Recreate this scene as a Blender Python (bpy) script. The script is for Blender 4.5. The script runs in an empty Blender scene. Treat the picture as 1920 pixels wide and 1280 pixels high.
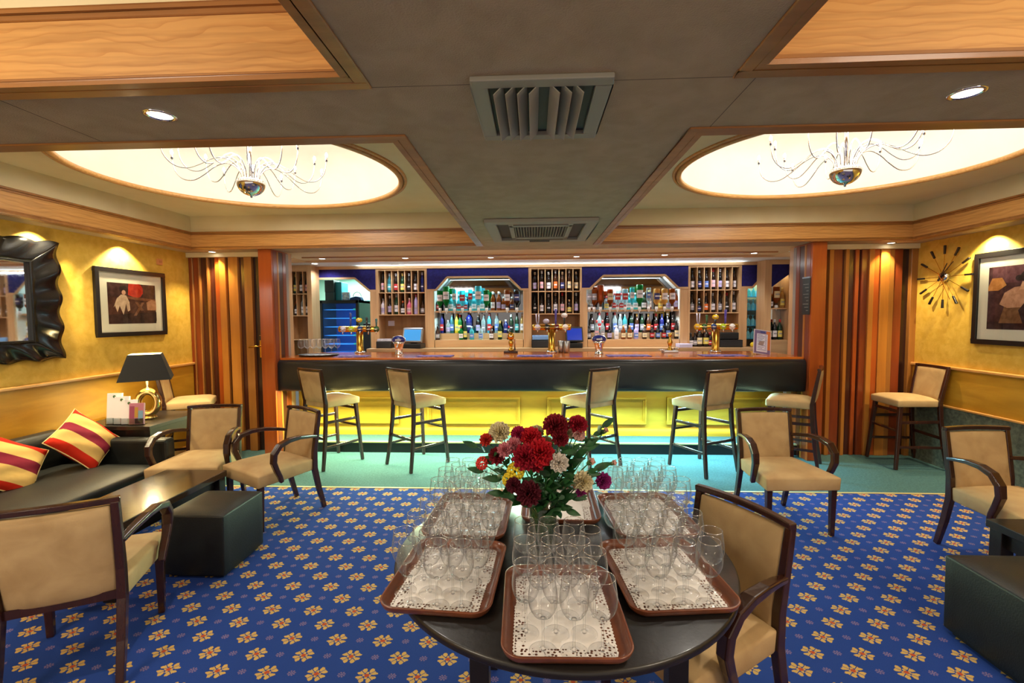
import bpy, bmesh, math, random
from mathutils import Vector, Matrix
random.seed(7)
S = bpy.context.scene
COL = S.collection
PI = math.pi
R = math.radians
sin, cos = math.sin, math.cos

# ------------------------------------------------------------------ camera
F_PX, HC = 864.4, 1.62
yaw, pitch, roll = R(-2.66), R(-3.15), R(-0.357)
_f = Vector((sin(yaw)*cos(pitch), cos(yaw)*cos(pitch), sin(pitch)))
_r = Vector((cos(yaw), -sin(yaw), 0)); _u = _r.cross(_f)
_r2 = _r*cos(roll)+_u*sin(roll); _u2 = -_r*sin(roll)+_u*cos(roll)
cam = bpy.data.cameras.new('camera'); cam.sensor_width = 36; cam.lens = F_PX/1920*36
cam.clip_start = .05
co = bpy.data.objects.new('camera', cam); COL.objects.link(co)
M3 = Matrix((_r2, _u2, -_f)).transposed()
co.matrix_world = Matrix.Translation((0, 0, HC)) @ M3.to_4x4()
S.camera = co
def ray(u, v): return _r2*((u-960)/F_PX) - _u2*((v-640)/F_PX) + _f
def at_y(u, v, y):
    d = ray(u, v); return Vector((0, 0, HC)) + d*(y/d.y)
def at_z(u, v, z):
    d = ray(u, v); return Vector((0, 0, HC)) + d*((z-HC)/d.z)
def at_x(u, v, x):
    d = ray(u, v); return Vector((0, 0, HC)) + d*(x/d.x)
def X(u, y, v=570): return at_y(u, v, y).x
def Z(u, v, y): return at_y(u, v, y).z

# ------------------------------------------------------------------ world, exposure
S.view_settings.view_transform = 'Standard'; S.view_settings.look = 'None'
S.view_settings.exposure = 0.12; S.view_settings.gamma = 1
S.view_settings.use_curve_mapping = False
try:
    S.cycles.transparent_max_bounces = 40; S.cycles.max_bounces = 8
    S.cycles.caustics_reflective = False; S.cycles.caustics_refractive = False
    S.cycles.sample_clamp_indirect = 6
except Exception: pass
W = bpy.data.worlds.new('world'); S.world = W; W.use_nodes = True
W.node_tree.nodes['Background'].inputs[0].default_value = (1, .87, .72, 1)
W.node_tree.nodes['Background'].inputs[1].default_value = .85

# ------------------------------------------------------------------ lights
ZC = 2.40
def light(kind, loc, power, col=(1, 1, 1), size=.1, rot=(0, 0, 0), **kw):
    l = bpy.data.lights.new('lamp_light', kind); l.energy = power; l.color = col
    if kind == 'AREA':
        l.shape = 'RECTANGLE'; l.size = size; l.size_y = kw.pop('sy', size)
    else: l.shadow_soft_size = size
    for k, v in kw.items(): setattr(l, k, v)
    o = bpy.data.objects.new('lamp_light', l); o.location = loc; o.rotation_euler = rot; COL.objects.link(o)
    return o
WARM = (1, .80, .52); NEUT = (1, .90, .76)
CH = [(-2.22, 3.60), (2.34, 3.60)]                        # chandeliers in the two far domes
for cx, cy in CH:
    light('POINT', (cx, cy, 3.0), 36, (1, .96, .92), .35)
for cx in (-2.3, 2.3): light('POINT', (cx, -.3, 2.45), 110, NEUT, .4)   # unseen lamps added in the near coffers to light carpet and table
for x, y in [(-4.03, 3.66), (-4.03, 4.48), (-4.03, 2.7), (4.18, 4.53), (4.18, 3.5)]:   # wall washers in the soffit
    light('SPOT', (x, y, 2.385), 95, (1, .84, .50), .02, (0, R(10 if x < 0 else -10), 0), spot_size=R(110), spot_blend=.6)
for u, v in [(431, 478), (1625, 464)]:
    p = at_z(u, v, ZC); light('SPOT', (p.x, 5.32, 2.385), 60, (1, .80, .46), .02, (R(-8), 0, 0), spot_size=R(96), spot_blend=.6)
DOWN = [at_z(300, 214, ZC), at_z(1813, 172, ZC)]
for p in DOWN: light('SPOT', (p.x, p.y, 2.38), 45, (1, .93, .82), .03, (0, 0, 0), spot_size=R(120), spot_blend=.6)
BARL = [at_z(u, v, ZC) for u, v in [(604, 484), (760, 483), (920, 482), (1081, 480), (1246, 477), (1414, 473.5)]]
for p in BARL: light('SPOT', (p.x, 6.0, 2.38), 26, (1, .90, .78), .03, (0, 0, 0), spot_size=R(130), spot_blend=.6)
BARL2 = [at_z(u, v, 2.378) for u, v in [(590, 493), (740, 495.5), (1043, 491.5), (1355, 488)]]
for p in BARL2: light('SPOT', (p.x, 6.6, 2.365), 18, (.95, .95, 1), .03, (R(10), 0, 0), spot_size=R(140), spot_blend=.6)
light('AREA', (.2, 6.79, 2.33), 9, (.90, 1, 1), 5.6, (R(-150), 0, 0), sy=.03)   # strip along the top of the back bar
LED = [(-2.3, (.84, 1, .56), 1.0), (-1.2, (.74, 1, .62), 1.0), (-.1, (.68, 1, .66), 1.0), (1.0, (.45, .95, .95), 1.0), (2.0, (.34, .80, 1), .9)]
for x, c, k in LED:                                       # LED strip under the padded bar front
    light('AREA', (x, 5.30, .75), 80*k, c, 1.05, (R(-34), 0, 0), sy=.05)
for x, c, k in LED: light('AREA', (x, 5.50, .752), 1.3, (1, .96, .5) if x < 1 else (.8, 1, .6), 1.2, (0, 0, 0), sy=.04)
for x, c, k in LED: light('AREA', (x, 5.66, .205), .8, (1, .9, .3), 1.2, (R(90), 0, 0), sy=.02)

# ------------------------------------------------------------------ materials
def lin(c):
    return tuple(((x/255/12.92) if x/255 <= .04045 else ((x/255+.055)/1.055)**2.4) for x in c)
MAT = {}
def nodes(name):
    m = bpy.data.materials.new(name); m.use_nodes = True
    nt = m.node_tree; return m, nt, nt.nodes['Principled BSDF']
def N(nt, t, **kw):
    n = nt.nodes.new(t)
    for k, v in kw.items():
        if isinstance(k, str) and k.startswith('i_'): n.inputs[int(k[2:])].default_value = v
        else: setattr(n, k, v)
    return n
def plain(name, c, rough=.5, metal=0, spec=.5, emit=None, es=0, coat=0):
    m, nt, b = nodes(name)
    b.inputs['Base Color'].default_value = (*lin(c), 1); b.inputs['Roughness'].default_value = rough
    b.inputs['Metallic'].default_value = metal; b.inputs['Specular IOR Level'].default_value = spec
    b.inputs['Coat Weight'].default_value = coat
    if emit: b.inputs['Emission Color'].default_value = (*lin(emit), 1); b.inputs['Emission Strength'].default_value = es
    # faint procedural break-up of the gloss
    nz = N(nt, 'ShaderNodeTexNoise'); nz.inputs['Scale'].default_value = 40
    mr = N(nt, 'ShaderNodeMapRange'); mr.inputs[3].default_value = max(0, rough-.04); mr.inputs[4].default_value = min(1, rough+.04)
    nt.links.new(nz.outputs[0], mr.inputs[0]); nt.links.new(mr.outputs[0], b.inputs['Roughness'])
    MAT[name] = m; return m
def mottled(name, c1, c2, scale=(4, 4, 4), rough=.6, bump=.0, bscale=80, detail=4, spec=.4, coat=0, lo=.35, hi=.65):
    m, nt, b = nodes(name)
    tc = N(nt, 'ShaderNodeTexCoord'); mp = N(nt, 'ShaderNodeMapping'); mp.inputs['Scale'].default_value = scale
    nz = N(nt, 'ShaderNodeTexNoise'); nz.inputs['Scale'].default_value = 1; nz.inputs['Detail'].default_value = detail
    nz.inputs['Distortion'].default_value = .4
    cr = N(nt, 'ShaderNodeValToRGB'); e = cr.color_ramp.elements
    e[0].position, e[1].position = lo, hi; e[0].color = (*lin(c1), 1); e[1].color = (*lin(c2), 1)
    L = nt.links.new
    L(tc.outputs['Object'], mp.inputs[0]); L(mp.outputs[0], nz.inputs['Vector']); L(nz.outputs[0], cr.inputs[0]); L(cr.outputs[0], b.inputs['Base Color'])
    b.inputs['Roughness'].default_value = rough; b.inputs['Specular IOR Level'].default_value = spec; b.inputs['Coat Weight'].default_value = coat
    b.inputs['Coat Roughness'].default_value = .15
    if bump:
        n2 = N(nt, 'ShaderNodeTexNoise'); n2.inputs['Scale'].default_value = bscale; n2.inputs['Detail'].default_value = 3
        bp = N(nt, 'ShaderNodeBump'); bp.inputs['Strength'].default_value = bump; bp.inputs['Distance'].default_value = .01
        L(tc.outputs['Object'], n2.inputs['Vector']); L(n2.outputs[0], bp.inputs['Height']); L(bp.outputs[0], b.inputs['Normal'])
    MAT[name] = m; return m
def wood(name, c1, c2, axis='x', rough=.4, coat=.2, k=1.0):
    sc = {'x': (1.2, 14, 14), 'y': (14, 1.2, 14), 'z': (14, 14, 1.0)}[axis]
    return mottled(name, c1, c2, tuple(s*k for s in sc), rough, .06, 60, 6, .4, coat, .3, .7)
def glass(name, tint=(255, 255, 255), rough=.0, fres=1.45, edge=.35, tr=1.0, dark=.55, rim=0.0):
    """thin clear glass: mostly transparent, reflecting and darkening at grazing angles"""
    m, nt, b = nodes(name); L = nt.links.new
    out = nt.nodes['Material Output']; nt.nodes.remove(b)
    t = N(nt, 'ShaderNodeBsdfTransparent'); g = N(nt, 'ShaderNodeBsdfGlossy'); g.inputs['Roughness'].default_value = max(rough, .02)
    lw = N(nt, 'ShaderNodeLayerWeight'); lw.inputs[0].default_value = edge
    mx = N(nt, 'ShaderNodeMixRGB'); a = lin(tint); mx.inputs[1].default_value = (*[x*tr for x in a], 1); mx.inputs[2].default_value = (*[x*dark*tr for x in a], 1)
    L(mx.outputs[0], t.inputs[0])
    if not rim: L(lw.outputs['Facing'], mx.inputs[0])
    pw = N(nt, 'ShaderNodeMath', operation='POWER'); pw.inputs[1].default_value = 3.5 if not rim else 2.9; lw2 = N(nt, 'ShaderNodeLayerWeight'); lw2.inputs[0].default_value = .5; L(lw2.outputs['Facing'], pw.inputs[0])
    if rim: L(pw.outputs[0], mx.inputs[0])
    fr = N(nt, 'ShaderNodeMapRange'); fr.inputs[3].default_value = .045 if rim else ((fres-1)/(fres+1))**2*1.6; fr.inputs[4].default_value = .8; L(pw.outputs[0], fr.inputs[0])
    ms = N(nt, 'ShaderNodeMixShader'); L(fr.outputs[0], ms.inputs[0]); L(t.outputs[0], ms.inputs[1])
    d = N(nt, 'ShaderNodeBsdfTranslucent'); d.inputs[0].default_value = (1, 1, 1, 1); mg = N(nt, 'ShaderNodeMixShader'); mg.inputs[0].default_value = rim  # white mixed in by rim, painting the light that glass edges catch
    L(g.outputs[0], mg.inputs[1]); L(d.outputs[0], mg.inputs[2]); L(mg.outputs[0], ms.inputs[2])
    L(ms.outputs[0], out.inputs[0]); MAT[name] = m; return m

yellow_wall = mottled('yellow_sponged_paint', (204, 164, 60), (218, 180, 78), (16, 16, 16), .55, .12, 90, 6)
yellow_wood = mottled('golden_dado_panel', (188, 136, 34), (212, 158, 48), (2, 2, 9), .45, .05, 60)
panel_yel = mottled('golden_bar_panel', (186, 142, 40), (204, 160, 50), (2, 9, 9), .45, .04, 60)
grey_skirt = mottled('grey_green_wall_fabric', (74, 82, 72), (104, 112, 96), (30, 30, 30), .9, .2, 120)
ceil_grey = mottled('beige_textured_ceiling', (172, 154, 124), (182, 164, 134), (9, 9, 9), .85, .35, 160)
cream = mottled('cream_paint', (226, 210, 164), (232, 218, 176), (3, 3, 3), .7)
domew = mottled('warm_white_dome_paint', (246, 238, 220), (250, 243, 228), (2, 2, 2), .7)
barceil = plain('pale_bar_ceiling', (232, 238, 238), .7)
def figured(name, c1, c2, axis):
    """oak veneer with drawn-out cathedral grain"""
    m, nt, b = nodes(name); L = nt.links.new
    tc = N(nt, 'ShaderNodeTexCoord'); mp = N(nt, 'ShaderNodeMapping'); mp.inputs['Scale'].default_value = (3.0, 1, 6.5) if axis == 'x' else (1, 3.0, 6.5)
    wv = N(nt, 'ShaderNodeTexWave'); wv.bands_direction = 'Z'; wv.wave_profile = 'SAW'; wv.inputs['Scale'].default_value = 1.6; wv.inputs['Distortion'].default_value = 12; wv.inputs['Detail'].default_value = 2; wv.inputs['Detail Scale'].default_value = .7
    mp2 = N(nt, 'ShaderNodeMapping'); mp2.inputs['Scale'].default_value = (3, 60, 60) if axis == 'x' else (60, 3, 60)
    nz = N(nt, 'ShaderNodeTexNoise'); nz.inputs['Scale'].default_value = 1; nz.inputs['Detail'].default_value = 4
    L(tc.outputs['Object'], mp.inputs[0]); L(mp.outputs[0], wv.inputs['Vector']); L(tc.outputs['Object'], mp2.inputs[0]); L(mp2.outputs[0], nz.inputs['Vector'])
    cr = N(nt, 'ShaderNodeValToRGB'); e = cr.color_ramp.elements; e[0].position, e[1].position = 0, .35; e[0].color = (*lin(c1), 1); e[1].color = (*lin(c2), 1); L(wv.outputs['Fac'], cr.inputs[0])
    mx = N(nt, 'ShaderNodeMixRGB'); mx.blend_type = 'MULTIPLY'; mx.inputs[0].default_value = .5; L(cr.outputs[0], mx.inputs[1])
    c2_ = N(nt, 'ShaderNodeValToRGB'); q = c2_.color_ramp.elements; q[0].position, q[1].position = .35, .6; q[0].color = (.62, .55, .45, 1); q[1].color = (1, 1, 1, 1); L(nz.outputs[0], c2_.inputs[0]); L(c2_.outputs[0], mx.inputs[2])
    L(mx.outputs[0], b.inputs['Base Color']); b.inputs['Roughness'].default_value = .38; b.inputs['Coat Weight'].default_value = .2; b.inputs['Coat Roughness'].default_value = .2
    MAT[name] = m; return m
oak = figured('oak_board', (202, 142, 74), (216, 160, 90), 'x')
oak_y = figured('oak_board_along', (202, 142, 74), (216, 160, 90), 'y')
oak_z = wood('oak_upright', (182, 140, 98), (206, 168, 124), 'z', .4, .15)
oak_h = wood('oak_rail', (182, 140, 98), (206, 168, 124), 'x', .4, .15)
oak_dk = wood('oak_moulding', (142, 92, 44), (172, 116, 58), 'x', .4, .2)
oak_back = wood('oak_back_panel', (140, 100, 62), (164, 122, 80), 'z', .5, .05)
ctop = wood('orange_counter_wood', (176, 84, 22), (214, 118, 38), 'x', .16, .6)
walnut = wood('dark_walnut', (42, 20, 14), (60, 30, 20), 'z', .25, .5)
walnut_t = wood('espresso_table_top', (40, 26, 18), (58, 40, 28), 'y', .22, .5)
black_t = wood('black_stained_table', (18, 15, 14), (30, 25, 23), 'x', .4, .2)
traywood = wood('brown_tray', (92, 46, 26), (126, 68, 40), 'y', .3, .4)
suede = mottled('beige_suede', (180, 148, 104), (198, 168, 122), (5, 5, 5), .85, .1, 200, 6, .2)
suede_b = mottled('beige_suede_back', (170, 140, 98), (192, 163, 118), (6, 6, 6), .85, .1, 200, 6, .2)
leather = mottled('black_leather', (15, 17, 17), (24, 27, 26), (8, 8, 8), .46, .12, 140)
leather_pad = mottled('black_padded_vinyl', (26, 29, 33), (34, 37, 42), (4, 4, 4), .34, .06, 140)
bframe = plain('black_frame', (20, 18, 18), .35)
lacquer = plain('black_lacquer', (12, 12, 14), .2)
dim_mirror = plain('darkened_mirror_glass', (120, 122, 128), .03, 1)  # clear mirror, darkened in colour to dim its bright reflection
mirror = plain('mirror_glass', (235, 238, 238), .02, 1)
chrome = plain('polished_chrome', (225, 225, 228), .08, 1)
brass = plain('polished_brass', (206, 160, 70), .2, 1)
gold = plain('gold_ceramic', (205, 178, 116), .14, 1)
steel = plain('brushed_steel', (170, 172, 176), .3, 1)
greymetal = plain('grey_painted_metal', (150, 144, 128), .5)
greydk = plain('dark_grille', (44, 42, 38), .6)
blackp = plain('black_plastic', (18, 18, 20), .4)
whitep = plain('white_card', (236, 236, 238), .6)
bluefelt = mottled('navy_felt_pelmet', (22, 18, 84), (30, 26, 104), (30, 30, 30), .9, .1, 200)
teal = mottled('teal_carpet', (56, 88, 90), (70, 106, 106), (60, 60, 60), .95, .3, 300)
riser = plain('black_riser', (22, 22, 24), .5)
wglass = glass('wine_glass_clear', (255, 255, 255), .0, 1.45, .12, 1.0, .42, .25)
wrim = glass('wine_glass_rim', (255, 255, 255), .0, 3.2, .3, 1.0, .7)
vglass = glass('vase_glass', (226, 240, 228), .0, 1.45, .35)
pane = glass('picture_glazing', (255, 255, 255), .01, 1.25, .1)
bulb = plain('lit_bulb', (255, 250, 235), .4, 0, .5, (255, 244, 220), 40)
lens = plain('lit_downlight', (255, 255, 255), .4, 0, .5, (255, 248, 235), 9)
pgreen = plain('pale_green_wall', (190, 224, 206), .8)

# ------------------------------------------------------------------ mesh builder
class MB:
    def __init__(s): s.v, s.f, s.mi, s.sm, s.cur, s.smooth = [], [], [], [], 0, False
    def add(s, vs, fs):
        o = len(s.v); s.v += [tuple(v) for v in vs]
        for f in fs: s.f.append(tuple(i+o for i in f)); s.mi.append(s.cur); s.sm.append(s.smooth)
        return s
    def box(s, x0, x1, y0, y1, z0, z1):
        return s.add([(x0, y0, z0), (x1, y0, z0), (x1, y1, z0), (x0, y1, z0), (x0, y0, z1), (x1, y0, z1), (x1, y1, z1), (x0, y1, z1)],
                     [(0, 3, 2, 1), (4, 5, 6, 7), (0, 1, 5, 4), (1, 2, 6, 5), (2, 3, 7, 6), (3, 0, 4, 7)])
    def cbox(s, c, w, d, h, rz=0):
        m = Matrix.Rotation(rz, 3, 'Z'); vs = []
        for z in (-h/2, h/2):
            for x, y in ((-w/2, -d/2), (w/2, -d/2), (w/2, d/2), (-w/2, d/2)): vs.append(Vector(c)+m @ Vector((x, y, z)))
        return s.add(vs, [(0, 3, 2, 1), (4, 5, 6, 7), (0, 1, 5, 4), (1, 2, 6, 5), (2, 3, 7, 6), (3, 0, 4, 7)])
    def bar(s, p0, p1, w0, d0, w1=None, d1=None, side=(1, 0, 0)):
        """tapered rectangular bar between two points; w along side"""
        p0, p1 = Vector(p0), Vector(p1); w1 = w0 if w1 is None else w1; d1 = d0 if d1 is None else d1
        t = (p1-p0).normalized(); a = Vector(side); a = (a-t*a.dot(t)).normalized(); b = t.cross(a); vs = []
        for p, w, d in ((p0, w0, d0), (p1, w1, d1)):
            for i, j in ((-1, -1), (1, -1), (1, 1), (-1, 1)): vs.append(p+a*(i*w/2)+b*(j*d/2))
        return s.add(vs, [(0, 3, 2, 1), (4, 5, 6, 7), (0, 1, 5, 4), (1, 2, 6, 5), (2, 3, 7, 6), (3, 0, 4, 7)])
    def strip(s, pts, w, d, side=(1, 0, 0)):
        """rectangular section swept along points (w along side, d across); w,d floats or lists"""
        pts = [Vector(p) for p in pts]; n = len(pts); vs = []
        for i, p in enumerate(pts):
            t = (pts[min(i+1, n-1)]-pts[max(i-1, 0)]).normalized(); a = Vector(side); a = (a-t*a.dot(t)).normalized(); b = t.cross(a)
            ww = w[i] if isinstance(w, (list, tuple)) else w; dd = d[i] if isinstance(d, (list, tuple)) else d
            for k, j in ((-1, -1), (1, -1), (1, 1), (-1, 1)): vs.append(p+a*(k*ww/2)+b*(j*dd/2))
        fs = [(0, 3, 2, 1), tuple(4*(n-1)+k for k in (0, 1, 2, 3))]
        for i in range(n-1):
            for k in range(4): fs.append((4*i+k, 4*i+(k+1) % 4, 4*i+4+(k+1) % 4, 4*i+4+k))
        return s.add(vs, fs)
    def tube(s, pts, r, n=8, closed=False):
        pts = [Vector(p) for p in pts]; m = len(pts); vs = []; a = None
        for i, p in enumerate(pts):
            if closed: t = (pts[(i+1) % m]-pts[i-1]).normalized()
            else: t = (pts[min(i+1, m-1)]-pts[max(i-1, 0)]).normalized()
            if a is None: a = t.orthogonal().normalized()
            a = (a-t*a.dot(t)).normalized(); b = t.cross(a); rr = r[i] if isinstance(r, (list, tuple)) else r
            for k in range(n): q = 2*PI*k/n; vs.append(p+(a*cos(q)+b*sin(q))*rr)
        fs = []
        for i in range(m if closed else m-1):
            j = (i+1) % m
            for k in range(n): fs.append((i*n+k, i*n+(k+1) % n, j*n+(k+1) % n, j*n+k))
        if not closed: fs += [tuple(range(n-1, -1, -1)), tuple((m-1)*n+k for k in range(n))]
        return s.add(vs, fs)
    def lathe(s, prof, n=20, c=(0, 0, 0), axis='z', caps=True):
        vs = []; c = Vector(c); m = len(prof)
        for r, z in prof:
            for k in range(n):
                q = 2*PI*k/n; v = (r*cos(q), r*sin(q), z)
                if axis == 'y': v = (v[0], -v[2], v[1])
                if axis == 'x': v = (v[2], v[0], v[1])
                vs.append(c+Vector(v))
        fs = [(i*n+k, i*n+(k+1) % n, (i+1)*n+(k+1) % n, (i+1)*n+k) for i in range(m-1) for k in range(n)]
        if caps: fs += [tuple(range(n-1, -1, -1)), tuple((m-1)*n+k for k in range(n))]
        return s.add(vs, fs)
    def prism(s, poly, a, b, axis='y'):
        def p3(p, t): return {'y': (p[0], t, p[1]), 'x': (t, p[0], p[1]), 'z': (p[0], p[1], t)}[axis]
        n = len(poly); vs = [p3(p, a) for p in poly]+[p3(p, b) for p in poly]
        return s.add(vs, [tuple(range(n-1, -1, -1)), tuple(range(n, 2*n))]+[(i, (i+1) % n, n+(i+1) % n, n+i) for i in range(n)])
    def grid(s, fn, nu, nv, cu=False, cv=False):
        vs = [fn(i/(nu if cu else nu-1), j/(nv if cv else nv-1)) for i in range(nu) for j in range(nv)]
        fs = [(i*nv+j, ((i+1) % nu)*nv+j, ((i+1) % nu)*nv+(j+1) % nv, i*nv+(j+1) % nv)
              for i in range(nu if cu else nu-1) for j in range(nv if cv else nv-1)]
        return s.add(vs, fs)
    def slab(s, top, bot, nu, nv):
        """closed slab between two sheets given as functions of (u,v)"""
        s.grid(top, nu, nv); s.grid(lambda u, v: bot(1-u, v), nu, nv)
        e = [(i/(nu-1), 0) for i in range(nu)]+[(1, j/(nv-1)) for j in range(1, nv)]+[((nu-1-i)/(nu-1), 1) for i in range(1, nu)]+[(0, (nv-1-j)/(nv-1)) for j in range(1, nv-1)]
        n = len(e); vs = [top(*q) for q in e]+[bot(*q) for q in e]
        return s.add(vs, [(i, n+i, n+(i+1) % n, (i+1) % n) for i in range(n)])
    def build(s, name, mats, parent=None, bevel=0, seg=2, loc=None, smooth=None):
        me = bpy.data.meshes.new(name); me.from_pydata(s.v, [], s.f)
        if not isinstance(mats, (list, tuple)): mats = [mats]
        for m in mats: me.materials.append(m)
        for p, i, sm in zip(me.polygons, s.mi, s.sm): p.material_index = i; p.use_smooth = sm if smooth is None else smooth
        bm = bmesh.new(); bm.from_mesh(me); bmesh.ops.remove_doubles(bm, verts=bm.verts, dist=1e-6)
        bmesh.ops.recalc_face_normals(bm, faces=bm.faces); bm.to_mesh(me); bm.free()
        o = bpy.data.objects.new(name, me); COL.objects.link(o)
        if parent: o.parent = parent
        if loc: o.location = loc
        if bevel:
            b = o.modifiers.new('bevel', 'BEVEL'); b.width = bevel; b.segments = seg; b.limit_method = 'ANGLE'; b.angle_limit = R(40); b.harden_normals = False
        return o

def tag(o, label, cat, group=None):
    o['label'] = label; o['category'] = cat
    if group: o['group'] = group
    return o
def thing(name, label, cat, loc=(0, 0, 0), rz=0, group=None):
    o = bpy.data.objects.new(name, None); COL.objects.link(o); o.location = loc; o.rotation_euler = (0, 0, rz); o.empty_display_size = .05
    return tag(o, label, cat, group)
def struct(o): o['kind'] = 'structure'; return o
def dup(root, loc=None, rz=None, label=None, group=None):
    def cp(o, par):
        c = o.copy(); COL.objects.link(c); c.parent = par
        for ch in o.children: cp(ch, c)
        return c
    r = cp(root, None)
    if loc is not None: r.location = loc
    if rz is not None: r.rotation_euler = (0, 0, rz)
    if label: r['label'] = label
    if group: r['group'] = group
    return r
ORD = ['first', 'second', 'third', 'fourth', 'fifth', 'sixth', 'seventh', 'eighth', 'ninth', 'tenth', 'eleventh', 'twelfth', 'thirteenth', 'fourteenth', 'fifteenth', 'sixteenth', 'seventeenth', 'eighteenth']
def B(*a): return MB().box(*a)
def sbox(name, mat, *a, bevel=0): return struct(B(*a).build(name, mat, bevel=bevel))

# ================================================================== SETTING
XL, XR, YW = -4.146, 4.295, 5.42
# patterned carpet
def carpet_mat():
    m, nt, b = nodes('blue_motif_carpet'); L = nt.links.new
    tc = N(nt, 'ShaderNodeTexCoord'); sp = N(nt, 'ShaderNodeSeparateXYZ'); L(tc.outputs['Object'], sp.inputs[0])
    def mth(op, a, b=None, c=None):
        n = N(nt, 'ShaderNodeMath', operation=op)
        for i, v in enumerate((a, b, c)):
            if v is None: continue
            if isinstance(v, (int, float)): n.inputs[i].default_value = v
            else: L(v, n.inputs[i])
        return n.outputs[0]
    def cell(ox, oy, dx=.2325, dy=.223):
        fx = mth('MULTIPLY', mth('SUBTRACT', mth('FRACT', mth('ADD', mth('DIVIDE', mth('SUBTRACT', sp.outputs[0], ox), dx), 100.5)), .5), dx)
        fy = mth('MULTIPLY', mth('SUBTRACT', mth('FRACT', mth('ADD', mth('DIVIDE', mth('SUBTRACT', sp.outputs[1], oy), dy), 100.5)), .5), dy)
        return fx, fy
    nz = N(nt, 'ShaderNodeTexNoise'); nz.inputs['Scale'].default_value = 130; nz.inputs['Detail'].default_value = 2; L(tc.outputs['Object'], nz.inputs['Vector'])
    def motif(ox, oy, size, petals=True):
        fx, fy = cell(ox, oy); fx = mth('MULTIPLY', fx, .85)
        ax, ay = mth('ABSOLUTE', fx), mth('ABSOLUTE', fy); wob = mth('MULTIPLY', mth('SUBTRACT', nz.outputs[0], .5), 1.5)
        def oval(cx, cy, rx, ry):
            u = mth('DIVIDE', mth('SUBTRACT', ax, cx*size), rx*size); v = mth('DIVIDE', mth('SUBTRACT', ay, cy*size), ry*size)
            return mth('LESS_THAN', mth('ADD', mth('ADD', mth('MULTIPLY', u, u), mth('MULTIPLY', v, v)), wob), 1.0)
        a = mth('MAXIMUM', mth('MAXIMUM', oval(.62, .30, .36, .20), oval(.34, .66, .22, .34)), oval(.50, .50, .22, .22))
        a = mth('MULTIPLY', a, mth('GREATER_THAN', mth('ABSOLUTE', mth('SUBTRACT', ax, ay)), .0022))
        a = mth('MAXIMUM', a, mth('MAXIMUM', oval(.22, .0, .20, .16), oval(.0, .30, .14, .22)))
        r = mth('SQRT', mth('ADD', mth('MULTIPLY', fx, fx), mth('MULTIPLY', fy, fy)))
        return r, a, mth('LESS_THAN', r, mth('MULTIPLY', mth('ADD', nz.outputs[0], .25), size*.32))
    g = None; red = None; fa = None
    for k in (0, 1):
        ox, oy = -1.225+k*.11625, 1.969+k*.1115
        r, a, c = motif(ox, oy, .041)
        g = a if g is None else mth('MAXIMUM', g, a); red = c if red is None else mth('MAXIMUM', red, c)
        r, a, c = motif(ox+.11625, oy, .016)
        fa = a if fa is None else mth('MAXIMUM', fa, a)
    n2 = N(nt, 'ShaderNodeTexNoise'); n2.inputs['Scale'].default_value = 500; L(tc.outputs['Object'], n2.inputs['Vector'])
    def mix(f, a, c):
        x = N(nt, 'ShaderNodeMixRGB')
        if isinstance(f, (int, float)): x.inputs[0].default_value = f
        else: L(f, x.inputs[0])
        for i, v in ((1, a), (2, c)):
            if isinstance(v, tuple): x.inputs[i].default_value = (*v, 1)
            else: L(v, x.inputs[i])
        return x.outputs[0]
    base = mix(n2.outputs[0], lin((26, 48, 110)), lin((46, 74, 150)))
    col = mix(mth('MULTIPLY', fa, .6), base, lin((150, 120, 140)))
    col = mix(g, col, lin((194, 157, 88))); col = mix(red, col, lin((176, 74, 44)))
    L(col, b.inputs['Base Color']); b.inputs['Roughness'].default_value = .95; b.inputs['Specular IOR Level'].default_value = .1
    bp = N(nt, 'ShaderNodeBump'); bp.inputs['Strength'].default_value = .4; bp.inputs['Distance'].default_value = .004
    L(n2.outputs[0], bp.inputs['Height']); L(bp.outputs[0], b.inputs['Normal'])
    return m
sbox('floor', carpet_mat(), -4.3, 4.45, -2.5, 4.23, -.1, 0)
sbox('floor', teal, -5.2, 4.6, 4.238, 9.1, -.1, 0)
sbox('trim_1', plain('cream_carpet_strip', (190, 170, 110), .5), -4.14, 4.29, 4.222, 4.246, -.05, .004)

# side walls, dado
sbox('wall_left', yellow_wall, XL-.15, XL, -2.5, 5.8, 0, 2.42)
sbox('wall_right', yellow_wall, XR, XR+.15, -2.5, 5.8, 0, 2.42)
sbox('trim_2', yellow_wood, XL, XL+.012, -2.5, 5.4, .10, 1.055)
sbox('trim_3', oak_y, XL, XL+.04, -2.5, 5.41, 1.055, 1.085, bevel=.008)
sbox('trim_4', yellow_wood, XR-.012, XR, -2.5, 5.4, .665, 1.045)
sbox('trim_5', oak_y, XR-.04, XR, -2.5, 5.41, 1.045, 1.075, bevel=.008)
sbox('trim_6', oak_y, XR-.03, XR, -2.5, 5.41, .645, .668, bevel=.006)
sbox('wall_right_skirting', grey_skirt, XR-.02, XR, -2.5, 5.41, 0, .645)
sbox('baseboard_left', oak_y, XL, XL+.02, -2.5, 5.41, 0, .10, bevel=.004)

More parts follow.
